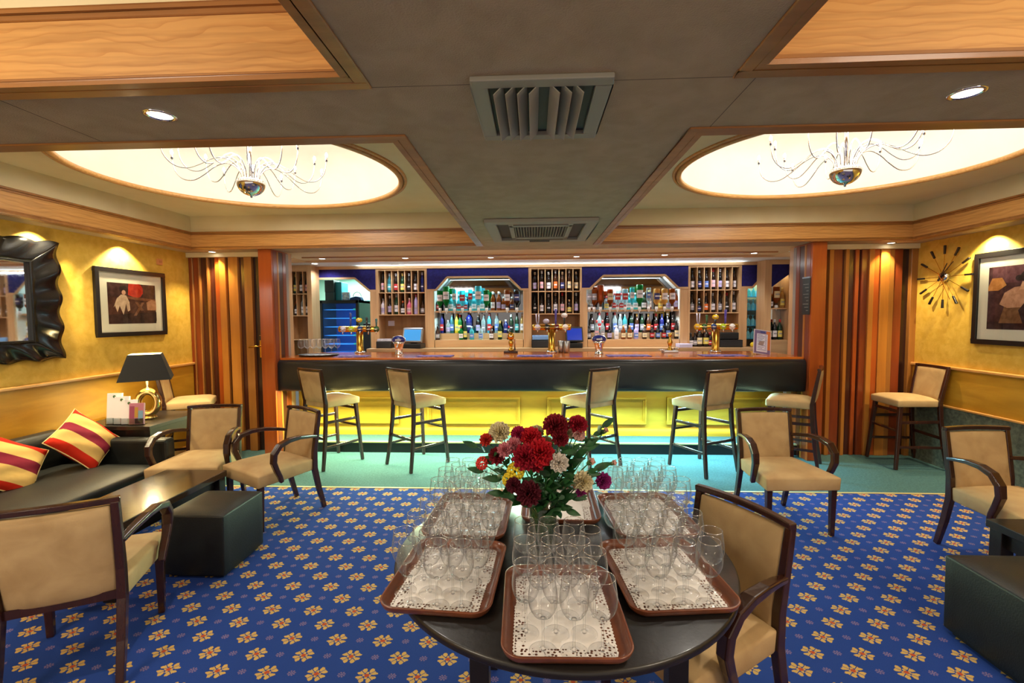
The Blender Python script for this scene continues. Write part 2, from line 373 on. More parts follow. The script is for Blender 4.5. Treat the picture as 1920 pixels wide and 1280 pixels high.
# slatted timber back wall: colours and offsets slat by slat
slat = [wood('slat_dark', (58, 24, 14), (80, 34, 18), 'z', .3, .4), wood('slat_red', (112, 46, 20), (140, 62, 26), 'z', .3, .4),
        wood('slat_orange', (152, 66, 20), (176, 84, 28), 'z', .3, .4), wood('slat_tan', (140, 88, 38), (164, 108, 48), 'z', .3, .4),
        wood('slat_pale', (164, 100, 36), (188, 122, 48), 'z', .3, .4), wood('slat_espresso', (34, 16, 12), (48, 22, 16), 'z', .3, .4)]
def slats(name, spec, conv, y, v):
    mb = MB(); rr = random.Random(3)
    for a, b_, c in spec:
        mb.cur = c; x0, x1 = X(conv(a), y, v), X(conv(b_), y, v); d = {0: .0, 5: .012, 1: -.012, 2: -.02, 3: -.03, 4: -.035}[c]
        mb.box(x0, x1, y+d, y+.09, 0, 2.345)
    return struct(mb.build(name, slat, bevel=.003, seg=1))
cl = lambda a: 340+a/6.4
cr_ = lambda a: 1460+a/6.4
slats('wall_back_left', [(70, 150, 1), (150, 165, 3), (165, 230, 1), (230, 247, 3), (247, 330, 0), (330, 352, 3), (352, 384, 0)], cl, YW, 545)
dr = slats('door_1', [(384, 424, 0), (424, 482, 2), (482, 560, 4), (560, 592, 0), (592, 705, 4), (705, 776, 0), (776, 868, 3), (868, 944, 5)], cl, YW, 545)
slats('wall_back_right', [(505, 582, 5), (582, 632, 4), (632, 750, 1), (750, 775, 0), (775, 815, 4), (815, 900, 0), (900, 945, 2), (945, 980, 5), (980, 1055, 1),
                          (1055, 1115, 4), (1115, 1190, 2), (1190, 1300, 4), (1300, 1358, 3), (1358, 1470, 1), (1470, 1560, 5), (1560, 1668, 3)], cr_, YW, 540)
# brass lever handle on the slatted door
hp = at_y(491, 650, YW-.04)
mb = B(hp.x-.022, hp.x+.022, YW-.05, YW-.036, hp.z-.13, hp.z+.14); hd = mb.build('door_handle', brass, dr, bevel=.004)
mb = MB(); mb.smooth = True; mb.tube([(hp.x, YW-.05, hp.z+.01), (hp.x, YW-.10, hp.z+.01), (hp.x-.03, YW-.105, hp.z+.01), (hp.x-.12, YW-.105, hp.z+.0)], .010, 10); mb.build('lever', brass, hd)
B(hp.x-.018, hp.x+.018, YW-.058, YW-.049, hp.z+.08, hp.z+.135).build('card_reader', blackp, hd, bevel=.003)
sbox('wall_back', barceil, -4.4, X(489, 5.5), YW+.091, YW+.25, 0, 3.3)
sbox('wall_back', barceil, X(1543, 5.5), 4.5, YW+.091, YW+.25, 0, 3.3)
# timber posts either side of the bar opening, their inner faces striped too
greyedge = plain('grey_metal_edge', (150, 140, 132), .4)
for sgn, x0, x1 in ((-1, -3.14, -2.985), (1, 3.02, 3.172)):
    mb = MB(); mb.cur = 2; mb.box(x0, x1, 5.17, 5.52, 0, ZC-.002)
    xi = x1 if sgn < 0 else x0; k = 1 if sgn < 0 else -1
    for y0, y1, c, t in ((5.20, 5.28, 1, .004), (5.28, 5.31, 4, .008), (5.31, 5.40, 0, .003), (5.40, 5.47, 1, .006)):
        mb.cur = c; mb.box(min(xi-k*.01, xi+k*t), max(xi-k*.01, xi+k*t), y0, y1, 0, 2.385)
    struct(mb.build('trim_7', slat, bevel=.003, seg=1))
    struct(B(min(xi-k*.01, xi+k*.008), max(xi-k*.01, xi+k*.008), 5.47, 5.525, 1.15, 2.385).build('trim_8', greyedge))
    struct(B(min(xi-k*.14, xi-k*.002), max(xi-k*.14, xi-k*.002), 5.522, 5.62, 0, 2.40).build('trim_8', oak_z))

# ---- lowered ceiling with four coffers
HX = [(-3.90, -.59), (.70, 4.03)]; NY, FY = (-1.7, 1.545), (2.04, 5.14)
mb = MB()
zt = 2.772
for a in [(XL, -3.90, -2.5, 5.47), (-.59, .70, -2.5, 5.47), (4.03, XR, -2.5, 5.47)]: mb.box(a[0], a[1], a[2], a[3], ZC, zt)
for x0, x1 in HX:
    for y0, y1 in [(-2.5, NY[0]), (NY[1], FY[0]), (FY[1], 5.47)]: mb.box(x0, x1, y0, y1, ZC, zt)
struct(mb.build('ceiling', ceil_grey))
seam = plain('ceiling_joint', (92, 80, 66), .9)
sbox('trim_16', seam, -.55, .66, 1.59, 1.5925, ZC-.0006, ZC+.001)
sbox('trim_17', seam, .735, .7375, 1.59, 2.0, ZC-.0006, ZC+.001)
sbox('trim_18', seam, -1.9, -1.8975, 1.59, 2.0, ZC-.0006, ZC+.001)
# soffit edge over the slats and over the bar opening
sbox('trim_9', cream, XL, -3.14, 5.37, 5.46, 2.345, 2.398)
sbox('trim_9', cream, 3.172, XR, 5.37, 5.46, 2.345, 2.398)
sbox('ceiling', cream, -3.14, 3.172, 5.475, 6.28, ZC, 2.6)
sbox('trim_10', oak_dk, -3.0, 3.03, 5.90, 5.925, 2.388, 2.402)
sbox('trim_11', oak_h, -3.6, 3.65, 6.26, 6.285, 2.374, 2.44)
sbox('ceiling', barceil, -5.2, 4.6, 6.285, 9.1, 2.378, 2.6)
# oak fascia boards, lips and cream recess ceilings
def fascia(x0, x1, y0, y1, zt_, tb):
    """boards lining a coffer, with stepped mouldings"""
    mb = MB(); t = .018
    mb.box(x0, x1, y1-t, y1, ZC, zt_); mb.box(x0, x1, y0, y0+t, ZC, zt_)
    mb.cur = 1; mb.box(x0, x0+t, y0+t, y1-t, ZC, zt_); mb.box(x1-t, x1, y0+t, y1-t, ZC, zt_)
    mb.cur = 2
    for (z0, z1, d) in ((zt_, zt_+.016, .036), (zt_-.018, zt_, .026), (ZC-.006, ZC+.014, .034), (ZC+.014, ZC+.028, .026)):
        mb.box(x0, x1, y1-d, y1, z0, z1); mb.box(x0, x1, y0, y0+d, z0, z1)
        mb.box(x0, x0+d, y0+d, y1-d, z0, z1); mb.box(x1-d, x1, y0+d, y1-d, z0, z1)
    # flat lip on the underside around the opening
    l = .045
    for a in [(x0-l, x1+l, y1, y1+l), (x0-l, x1+l, y0-l, y0), (x0-l, x0, y0, y1), (x1, x1+l, y0, y1)]:
        if not (y1 > 5 and a[2] >= y1): mb.box(*a, ZC-.008, ZC+.001)
    return struct(mb.build(tb, [oak, oak_y, oak_dk], bevel=.003, seg=1))
for i, (x0, x1) in enumerate(HX):
    fascia(x0, x1, *FY, 2.578, 'trim_12'); fascia(x0, x1, *NY, 2.632, 'trim_12')
    sbox('ceiling', cream, x0-.1, x1+.1, NY[0]-.1, NY[1]+.1, 2.775, 2.9)
    # inner cream linings above the boards
    mb = MB(); t = .008
    for y0, y1, z0 in ((*FY, 2.594), (*NY, 2.648)):
        mb.box(x0, x1, y1-t, y1, z0, 2.772); mb.box(x0, x1, y0, y0+t, z0, 2.772); mb.box(x0, x0+t, y0, y1, z0, 2.772); mb.box(x1-t, x1, y0, y1, z0, 2.772)
    struct(mb.build('trim_13', cream))
OV = [(-2.285, 3.66, 1.205, 1.10), (2.335, 3.68, 1.17, 1.02)]
for (x0, x1), (cx, cy, a, b_) in zip(HX, OV):
    # recess ceiling with an oval hole
    n = 96; mb = MB(); inner = []; outer = []
    for k in range(n):
        q = 2*PI*k/n; c, s_ = cos(q), sin(q); inner.append((cx+a*c, cy+b_*s_, 2.772))
        t = min(((x1+.05-cx) if c > 0 else (x0-.05-cx))/c if abs(c) > 1e-6 else 9, ((FY[1]+.05-cy) if s_ > 0 else (FY[0]-.05-cy))/s_ if abs(s_) > 1e-6 else 9)
        outer.append((cx+t*c, cy+t*s_, 2.772))
    for dz in (0, .03):
        mb.add([(p[0], p[1], p[2]+dz) for p in inner+outer], [(k, (k+1) % n, n+(k+1) % n, n+k) for k in range(n)])
    struct(mb.build('ceiling', cream))
    # dome drum with a coved top
    prof = [(1.0, 2.772), (1.0, 3.02), (.99, 3.12), (.95, 3.20), (.86, 3.26), (.6, 3.29), (.0, 3.30)]
    mb = MB(); mb.smooth = True
    mb.grid(lambda u, v: (cx+a*prof[round(v*6)][0]*cos(2*PI*u), cy+b_*prof[round(v*6)][0]*sin(2*PI*u), prof[round(v*6)][1]), n, 7, cu=True)
    struct(mb.build('ceiling', domew))
    mb = MB(); mb.smooth = True
    for rr, zz, rad in ((1.0, 2.766, .022), (1.032, 2.77, .014)):
        mb.tube([(cx+(a*rr)*cos(2*PI*k/n), cy+(b_*rr)*sin(2*PI*k/n), zz) for k in range(n)], rad, 8, closed=True)
    struct(mb.build('trim_14', oak))
sbox('ceiling', cream, XL-.2, XR+.2, -2.6, 5.9, 3.35, 3.45)

# ---- walls behind the bar and the store room seen through the left arch
YB = 6.85
sbox('wall_bar_back', oak_back, -2.36, 3.75, 7.16, 7.26, 0, 2.378)
sbox('wall_bar_left', barceil, -3.75, -3.65, 5.5, 7.16, 0, 2.378)
sbox('wall_bar_right', barceil, 3.62, 3.72, 5.5, 7.16, 0, 2.378)
sbox('wall_store_back', pgreen, -5.2, -2.0, 8.9, 9.0, 0, 2.378)
sbox('wall_store_left', pgreen, -5.3, -5.2, 7.1, 9.0, 0, 2.378)
sbox('wall_store_right', pgreen, -2.2, -2.1, 7.26, 8.9, 0, 2.378)
light('AREA', (-3.3, 8.2, 2.36), 44, (.72, 1, .90), .8, (0, 0, 0))

# ================================================================== CEILING FITTINGS
for (px, py), lab in zip([(p.x, p.y) for p in DOWN], ['lit recessed downlight in the ceiling strip left of the square air vent', 'lit recessed downlight in the ceiling strip right of the square air vent']):
    t = thing('downlight', lab, 'downlight', (px, py, ZC-.001), 0, 'downlights across the lowered ceiling')
    MB().lathe([(.052, .0), (.056, -.006), (.044, -.008), (.040, .0)], 24, caps=False).build('trim_ring', chrome, t, smooth=True)
    MB().lathe([(.0, -.004), (.041, -.003), (.041, .0)], 24, caps=False).build('lamp_face', lens, t)
names = ['leftmost', 'second from the left', 'third from the left', 'third from the right', 'second from the right', 'rightmost']
for p, nm in zip(BARL, names):
    t = thing('downlight', 'small lit downlight above the bar counter, %s of the row of six' % nm, 'downlight', (p.x, p.y, ZC-.001), 0, 'downlights in a row over the bar counter')
    MB().lathe([(.048, .0), (.05, -.006), (.038, -.008), (.036, .0)], 20, caps=False).build('trim_ring', chrome, t, smooth=True)
    MB().lathe([(.0, -.008), (.036, -.007), (.036, .0)], 20, caps=False).build('lamp_face', lens, t)
for p, nm in zip(BARL2, ['above the store room arch', 'in front of the left bottle rack', 'in front of the middle bottle rack', 'in front of the right bottle rack']):
    t = thing('downlight', 'lit downlight in the pale ceiling behind the bar, %s' % nm, 'downlight', (p.x, p.y, 2.377), 0, 'downlights in the pale ceiling behind the bar')
    MB().lathe([(.05, .0), (.054, -.008), (.042, -.01), (.04, .0)], 20, caps=False).build('trim_ring', whitep, t, smooth=True)
    MB().lathe([(.0, -.012), (.04, -.009), (.04, .0)], 20, caps=False).build('lamp_face', lens, t)
for u, v, nm in ((431, 478, 'left'), (1625, 464, 'right')):
    p = at_z(u, v, ZC)
    t = thing('downlight', 'lit spotlight under the soffit shining down the %s striped timber wall' % nm, 'downlight', (p.x, 5.30, ZC-.001))
    MB().lathe([(.046, .0), (.05, -.006), (.038, -.008), (.036, .0)], 20, caps=False).build('trim_ring', chrome, t, smooth=True)
    MB().lathe([(.0, -.006), (.036, -.005), (.036, .0)], 20, caps=False).build('lamp_face', lens, t)

# square louvred vent
t = thing('ceiling_vent', 'square grey metal ceiling vent with slanted louvres', 'vent', (.03, 1.79, ZC))
mb = MB()
hw, hd_ = .235, .255
for a in [(-hw, hw, -hd_, -hd_+.05), (-hw, hw, hd_-.05, hd_), (-hw, -hw+.055, -hd_+.05, hd_-.05), (hw-.055, hw, -hd_+.05, hd_-.05)]: mb.box(*a, -.018, .0)
mb.build('frame', greymetal, t, bevel=.004)
B(-hw+.03, hw-.03, -hd_+.03, hd_-.03, -.001, .0006).build('backing', greydk, t)
for k, x in enumerate([-.145, -.105, -.065, -.025, .045, .085, .125]):
    sgn = 1 if x < .01 else -1
    MB().bar((x, -hd_+.05, -.024), (x, hd_-.05, -.024), .045, .003, side=(sgn*.72, 0, .7)).build('louvre', greymetal, t)
# cassette air conditioner
t = thing('air_conditioner', 'grey ceiling cassette air conditioner near the bar with a mesh grille', 'air conditioner', (.065, 4.23, ZC-.001))
mb = MB(); hw, hd_ = .46, .50
for a in [(-hw, hw, -hd_, -hd_+.10), (-hw, hw, hd_-.10, hd_), (-hw, -hw+.09, -hd_+.10, hd_-.10), (hw-.09, hw, -hd_+.10, hd_-.10)]: mb.box(*a, -.03, .0)
for a in [(-.27, -.23, -.38, .38), (.23, .27, -.38, .38), (-.27, .27, -.33, -.27), (-.27, .27, .27, .33)]: mb.box(*a, -.028, -.001)
mb.build('casing', greymetal, t, bevel=.006)
B(-.38, .38, -.41, .41, -.004, -.0005).build('air_slot', greydk, t)
mb = MB()
for k in range(19): x = -.22+.44*k/18; mb.box(x-.004, x+.004, -.26, .26, -.022, -.012)
for k in range(10): y = -.25+.5*k/9; mb.box(-.23, .23, y-.004, y+.004, -.018, -.010)
mb.build('grille', plain('ac_grille', (128, 122, 106), .5), t)
B(-.10, .10, .41, .47, -.036, -.03).build('display_panel', greydk, t, bevel=.003)

# chandeliers
def chandelier(loc, label):
    t = thing('chandelier', label, 'chandelier', loc, 0, 'chrome chandeliers in the oval domes')
    mb = MB(); mb.smooth = True; mb.lathe([(.0, -.122), (.008, -.118), (.009, -.108)]+[(.105*sin(R(a)), -.105*cos(R(a))) for a in (8, 20, 32, 44, 56, 68, 80, 90)]+[(.098, .010), (.0, .014)], 32, caps=False); mb.build('bowl', chrome, t)
    mb = MB(); mb.smooth = True; mb.lathe([(.011, .01), (.011, .62)], 12); mb.lathe([(.0, .66), (.05, .655), (.06, .62), (.0, .615)], 20, caps=False); mb.build('stem', chrome, t)
    rr = random.Random(5)
    for k in range(16):
        q = 2*PI*k/16+.12; big = k % 2 == 0; m = 1.0 if big else .80; dz = 0 if big else .03
        pr = [(.06, .0), (.075, .07), (.12, .125), (.19, .145), (.27, .115), (.35, .055), (.43, .012), (.51, .02), (.565, .08), (.585, .17)]
        pts = []
        for i in range(len(pr)-1):
            P0, P1, P2, P3 = [Vector(pr[max(0, min(len(pr)-1, q_))]) for q_ in (i-1, i, i+1, i+2)]
            for s_ in (0, .25, .5, .75):
                w_ = .5*((2*P1)+(P2-P0)*s_+(2*P0-5*P1+4*P2-P3)*s_**2+(3*P1-P0-3*P2+P3)*s_**3); pts.append((w_.x, w_.y))
        pts.append(pr[-1]); pts = [(r*m if r > .1 else r, z+dz) for r, z in pts]
        mb = MB(); mb.smooth = True; mb.tube([(r*cos(q), r*sin(q), z) for r, z in pts], .0038, 6); a = mb.build('arm', chrome, t)
        r, z = pts[-1]; c = (r*cos(q), r*sin(q), z)
        mb = MB(); mb.smooth = True; mb.lathe([(.008, .0), (.010, .03), (.006, .034)], 10, c); mb.build('candle_holder', chrome, a)
        mb = MB(); mb.smooth = True; mb.lathe([(.004, .034), (.009, .042), (.010, .052), (.006, .066), (.0, .072)], 10, c); mb.build('bulb', bulb, a)
chandelier((CH[0][0], CH[0][1], 2.685), 'chrome many-armed chandelier in the oval dome left of the air conditioner')
chandelier((CH[1][0]-.02, CH[1][1], 2.685), 'chrome many-armed chandelier in the oval dome right of the air conditioner')
for (cx, cy, a, b_), u, v, nm in ((OV[0], 614, 281, 'left'), (OV[1], 1589, 246, 'right')):
    p = at_z(u, v, 3.285)
    p.x = max(cx-.55*a, min(cx+.55*a, p.x)); p.y = min(p.y, cy+.5*b_)
    t = thing('downlight', 'tiny lit spotlight in the top of the %s oval dome' % nm, 'downlight', (p.x, p.y, 3.28))
    MB().lathe([(.036, .012), (.04, -.004), (.032, -.006), (.03, .012)], 16, caps=False).build('trim_ring', chrome, t, smooth=True)
    MB().lathe([(.0, -.003), (.031, -.002), (.031, .006)], 16, caps=False).build('lamp_face', lens, t)

# ================================================================== SEATING
def pad(fw, y0, y1, z0, z1, dome=.02, nx=9, ny=9):
    """upholstered pad: plan half width fw(y), domed top, soft sides"""
    mb = MB(); mb.smooth = True
    def top(u, v):
        y = y0+(y1-y0)*v; w = fw(y); a = abs(2*u-1); b_ = abs(2*v-1)
        e = (1-a**4)*(1-b_**4)
        return ((2*u-1)*w, y, z1-.014+(dome+.014)*e**.5)
    def bot(u, v):
        y = y0+(y1-y0)*v; w = fw(y)-.006; return ((2*u-1)*w, y, z0)
    return mb.slab(top, bot, nx, ny)
def backpad(w0, w1, z0, z1, yf, th, conc=.015, nx=9, nz=9):
    """padded back: half widths bottom/top, yf(z) centre line, bowed plan"""
    mb = MB(); mb.smooth = True
    def side(sg):
        def f(u, v):
            z = z0+(z1-z0)*v; w = w0+(w1-w0)*v; x = (2*u-1)*w; e = ((1-abs(2*u-1)**4)*(1-abs(2*v-1)**4))**.5
            return (x, yf(z)-conc*(x/w)**2+conc+sg*(th/2-.010+.010*e), z)
        return f
    return mb.slab(side(-1), side(1), nx, nz)

def armchair(name='armchair'):
    t = thing(name, 'x', 'armchair', group='beige suede armchairs around the lounge')
    pad(lambda y: .272-(y+.25)*.11, -.26, .225, .345, .455, .02).build('seat', suede, t, bevel=.012)
    yf = lambda z: .225+(z-.4)*.16
    backpad(.192, .197, .385, .805, yf, .052).build('backrest', suede_b, t, bevel=.01)
    for s in (-1, 1):
        MB().bar((s*.235, -.222, .36), (s*.232, -.225, 0), .042, .042, .030, .030).build('leg', walnut, t, bevel=.004)
        pts = [(s*.206, .325, 0), (s*.206, .278, .18), (s*.206, .243, .36), (s*.208, yf(.5)+.005, .5), (s*.211, yf(.65)+.003, .65), (s*.213, yf(.822), .822)]
        MB().strip(pts, [.030, .034, .036, .034, .032, .030], [.034, .040, .044, .040, .036, .032]).build('leg', walnut, t, bevel=.004)
        ap = [(s*.214, .262, .625), (s*.236, .18, .645), (s*.262, .08, .662), (s*.280, -.02, .662), (s*.293, -.10, .640), (s*.297, -.145, .585), (s*.295, -.150, .520), (s*.289, -.125, .455), (s*.281, -.095, .395), (s*.277, -.08, .35)]
        mb = MB(); mb.smooth = True; mb.strip(ap, [.032, .038, .045, .051, .052, .048, .044, .040, .037, .034], [.024, .027, .030, .034, .038, .041, .041, .038, .034, .030])
        mb.build('arm', walnut, t, bevel=.008, seg=3, smooth=False)
    tp = [(x, yf(.825)-.03*(x/.24)**2+.018, .825+.004*cos(x*6)) for x in [-.229+.0458*i for i in range(11)]]
    MB().strip(tp, .034, .026, side=(0, 1, 0)).build('top_rail', walnut, t, bevel=.005)
    MB().box(-.2, .2, .215, .25, .36, .40).build('back_rail', walnut, t)
    return t
AC = [  # x, y, facing angle, label
    (-2.82, 3.70, R(9), 'beige armchair facing the end of the low espresso coffee table'),
    (-2.14, 3.62, R(-31), 'beige armchair turned sideways beyond the black cube stool, on the carpet edge'),
    (-2.16, 2.065, R(207), 'beige armchair seen from behind at the near left edge, with its back to us'),
    (1.93, 3.61, R(3), 'beige armchair facing us on the right, in front of the right-hand bar stools'),
    (3.07, 3.00, R(4), 'beige armchair cut by the right edge, behind the black leather cube'),
    (.610, 1.797, R(-62), 'beige armchair pulled up to the round table of wine glasses')]
for i, (x, y, rz, lab) in enumerate(AC):
    if i == 0: ac0 = armchair(); ac0.location = (x, y, .001); ac0.rotation_euler.z = rz; ac0['label'] = lab
    else: dup(ac0, (x, y, .001), rz, lab)

def bar_stool():
    t = thing('bar_stool', 'x', 'bar stool', group='beige suede bar stools')
    pad(lambda y: .218-(y+.22)*.06, -.225, .19, .652, .738, .017).build('seat', suede, t, bevel=.012)
    yf = lambda z: .185+(z-.70)*.17
    backpad(.178, .192, .71, 1.045, yf, .045).build('backrest', suede_b, t, bevel=.01)
    tp = [(x, yf(1.06)-.02*(x/.21)**2+.014, 1.062) for x in [-.215+.043*i for i in range(11)]]
    MB().strip(tp, .030, .024, side=(0, 1, 0)).build('top_rail', walnut, t, bevel=.005)
    for s in (-1, 1):
        MB().bar((s*.185, -.185, .68), (s*.225, -.235, 0), .038, .038, .030, .030).build('leg', walnut, t, bevel=.004)
        pts = [(s*.226, .262, 0), (s*.210, .225, .24), (s*.196, .198, .50), (s*.190, .188, .70), (s*.200, yf(.88), .88), (s*.205, yf(1.055), 1.055)]
        MB().strip(pts, [.030, .032, .034, .034, .032, .028], [.030, .034, .038, .038, .034, .030]).build('leg', walnut, t, bevel=.004)
        MB().bar((s*.197, -.198, .49), (s*.196, .200, .50), .020, .030).build('stretcher', walnut, t, bevel=.003)
        MB().bar((s*.211, -.216, .235), (s*.210, .226, .235), .020, .026).build('stretcher', walnut, t, bevel=.003)
    MB().bar((-.202, .213, .33), (.202, .213, .33), .030, .020, side=(0, 0, 1)).build('stretcher', walnut, t, bevel=.003)
    MB().bar((-.19, -.19, .60), (.19, -.19, .60), .030, .018, side=(0, 0, 1)).build('stretcher', walnut, t, bevel=.003)
    mb = MB(); mb.bar((-.196, -.202, .40), (.196, -.202, .40), .022, .020, side=(0, 0, 1)); mb.build('footrest', walnut, t, bevel=.003)
    B(-.195, .195, -.216, -.19, .411, .4135).build('footrest_plate', chrome, t)
    return t
BS = [(-2.265, 5.01, R(148), 'leftmost bar stool along the counter, behind the sideways armchair'),
      (-1.275, 4.98, R(140), 'second bar stool from the left along the counter, standing clear on the green carpet'),
      (.60, 5.02, R(217), 'bar stool at the middle of the counter, behind the flowers'),
      (1.78, 4.90, R(208), 'second bar stool from the right along the counter'),
      (2.76, 5.02, R(237), 'bar stool at the right end of the counter, next to the timber post'),
      (4.0, 5.10, R(267), 'bar stool alone in the right corner below the wall clock'),
      (-3.78, 4.86, R(118), 'bar stool in the left corner behind the table lamp')]
for i, (x, y, rz, lab) in enumerate(BS):
    if i == 0: bs0 = bar_stool(); bs0.location = (x, y, .001); bs0.rotation_euler.z = rz; bs0['label'] = lab
    else: dup(bs0, (x, y, .001), rz, lab)

# black leather sofa along the left wall
t = thing('sofa', 'long black leather sofa against the left wall', 'sofa', (0, 0, 0))
mb = MB(); mb.box(-4.09, -3.16, 1.2, 3.68, .06, .28); mb.build('base', leather, t, bevel=.02, seg=3)
for k, (y0, y1) in enumerate(((1.2, 2.42), (2.425, 3.67))):
    mb = pad(lambda y: .46, y0, y1, .28, .41, .02, 9, 15); mb.v = [(x-3.56, y, z) for x, y, z in mb.v]; mb.build('seat_cushion', leather, t, bevel=.03, seg=3)
    mb = MB(); mb.smooth = True
    def f(sg, y0=y0, y1=y1):
        def g(u, v):
            y = y0+(y1-y0)*u; z = .40+.29*v; e = ((1-abs(2*u-1)**6)*(1-abs(2*v-1)**4))**.5
            xc = -3.98-.04*v
            return (xc+sg*(.055+.025*e), y, z)
        return g
    mb.slab(f(1), f(-1), 15, 9); mb.build('back_cushion', leather, t, bevel=.02, seg=3)
B(-4.11, -3.095, 3.685, 3.80, .06, .60).build('arm', leather, t, bevel=.03, seg=3)
for x, y in ((-4.05, 1.3), (-3.22, 1.3), (-4.05, 3.74), (-3.1, 3.74)): B(x-.025, x+.025, y-.025, y+.025, 0, .065).build('leg', black_t, t)

# striped cushions
def stripe_mat():
    m, nt, b = nodes('striped_cushion_fabric'); L = nt.links.new
    tc = N(nt, 'ShaderNodeTexCoord'); sp = N(nt, 'ShaderNodeSeparateXYZ'); L(tc.outputs['Object'], sp.inputs[0])
    mr = N(nt, 'ShaderNodeMapRange'); mr.inputs[1].default_value = -.21; mr.inputs[2].default_value = .21; L(sp.outputs[0], mr.inputs[0])
    cr = N(nt, 'ShaderNodeValToRGB'); cr.color_ramp.interpolation = 'CONSTANT'; e = cr.color_ramp.elements
    cols = [(0, (196, 44, 24)), (.17, (222, 184, 108)), (.40, (132, 38, 56)), (.60, (222, 184, 108)), (.86, (196, 44, 24))]
    e[0].position = 0; e[0].color = (*lin(cols[0][1]), 1); e[1].position = cols[1][0]; e[1].color = (*lin(cols[1][1]), 1)
    for p, c in cols[2:]: q = e.new(p); q.color = (*lin(c), 1)
    L(mr.outputs[0], cr.inputs[0]); L(cr.outputs[0], b.inputs['Base Color']); b.inputs['Roughness'].default_value = .9; b.inputs['Specular IOR Level'].default_value = .15
    nz = N(nt, 'ShaderNodeTexNoise'); nz.inputs['Scale'].default_value = 9; bp = N(nt, 'ShaderNodeBump'); bp.inputs['Strength'].default_value = .35; bp.inputs['Distance'].default_value = .03
    L(tc.outputs['Object'], nz.inputs['Vector']); L(nz.outputs[0], bp.inputs['Height']); L(bp.outputs[0], b.inputs['Normal']); return m
cushm = stripe_mat(); pip = plain('cream_piping', (232, 206, 140), .8)
def cushion(loc, rot, label):
    t = thing('striped_cushion', label, 'cushion', loc, 0, 'red, cream and maroon striped cushions on the sofa'); t.rotation_mode = 'XYZ'; t.rotation_euler = rot
    h = .203
    def edge(a): return h*(1-.07*(1-a*a))
    mb = MB(); mb.smooth = True
    def f(sg):
        def g(u, v):
            a, b_ = 2*u-1, 2*v-1
            return (a*edge(b_), b_*edge(a), sg*.075*((1-a*a)*(1-b_*b_))**.42+.004*sin(9*a+5*b_))
        return g
    mb.grid(f(1), 25, 25); mb.grid(f(-1), 25, 25); mb.build('cover', cushm, t)
    pts = [(2*i/12-1, -1) for i in range(12)]+[(1, 2*i/12-1) for i in range(12)]+[(1-2*i/12, 1) for i in range(12)]+[(-1, 1-2*i/12) for i in range(12)]
    mb = MB(); mb.smooth = True; mb.tube([(a*edge(b_), b_*edge(a), 0) for a, b_ in pts], .0045, 6, closed=True); mb.build('piping', pip, t)
def basis(nx, up):
    n = Vector(nx).normalized(); a = Vector(up); a = (a-n*a.dot(n)).normalized(); b_ = n.cross(a)
    return Matrix((a, b_, n)).transposed().to_euler('XYZ')
pc = at_x(158, 825, -3.67); cushion(tuple(pc), basis((.85, -.05, .5), (-.26, .85, .44)), 'striped cushion standing on its corner on the sofa near the lamp')
pc = at_x(12, 872, -3.76); cushion(tuple(pc), basis((.85, -.05, .5), (.38, -.66, -.65)), 'striped cushion cut by the left edge, leaning on the near part of the sofa')

# tables, cubes
t = thing('coffee_table', 'long low espresso wood coffee table in front of the black sofa', 'coffee table')
B(-2.87, -2.385, 2.42, 3.42, .395, .44).build('tabletop', walnut_t, t, bevel=.004)
B(-2.82, -2.43, 2.47, 3.37, .31, .395).build('apron', black_t, t)
for x in (-2.83, -2.425):
    for y in (2.47, 3.37): B(x-.035, x+.035, y-.035, y+.035, 0, .394).build('leg', black_t, t, bevel=.003)
def cube(x0, x1, y0, y1, h, label):
    t = thing('leather_cube_stool', label, 'stool', ((x0+x1)/2, (y0+y1)/2, 0), 0, 'black leather cube stools')
    a, b_ = (x1-x0)/2, (y1-y0)/2
    mb = pad(lambda y: a, -b_, b_, .02, h-.003, .004, 9, 9); mb.build('body', leather, t, bevel=.010, seg=3)
    B(-a+.03, a-.03, -b_+.03, b_-.03, 0, .025).build('base', blackp, t)
cube(-2.315, -1.915, 2.69, 3.11, .415, 'black leather cube stool beside the long coffee table')
cube(2.085, 2.52, 1.94, 2.38, .415, 'black leather cube stool cut by the right edge')
t = thing('coffee_table', 'low dark wood table at the right edge, between the cube and an armchair', 'coffee table')
B(2.60, 3.10, 1.55, 2.72, .395, .44).build('tabletop', black_t, t, bevel=.004)
B(2.64, 3.06, 1.6, 2.68, .30, .395).build('apron', black_t, t)
for x in (2.645, 3.055):
    for y in (1.6, 2.67): B(x-.035, x+.035, y-.035, y+.035, 0, .394).build('leg', black_t, t, bevel=.003)

# ================================================================== LAMP CORNER
t = thing('side_table', 'square dark side table holding the lamp behind the sofa arm', 'side table')
STZ = .68
B(-4.02, -3.34, 3.815, 4.50, STZ-.035, STZ).build('tabletop', black_t, t, bevel=.003)
B(-3.97, -3.39, 3.86, 4.45, STZ-.13, STZ-.035).build('apron', black_t, t)
for x in (-3.98, -3.38):
    for y in (3.86, 4.46): B(x-.03, x+.03, y-.03, y+.03, 0, STZ-.036).build('leg', black_t, t)
lp = at_z(279, 784, STZ+.001); lx, ly = lp.x, lp.y
t = thing('table_lamp', 'table lamp with black tapered shade and gold ring base', 'lamp', (lx, ly, STZ))
mb = MB(); mb.smooth = True
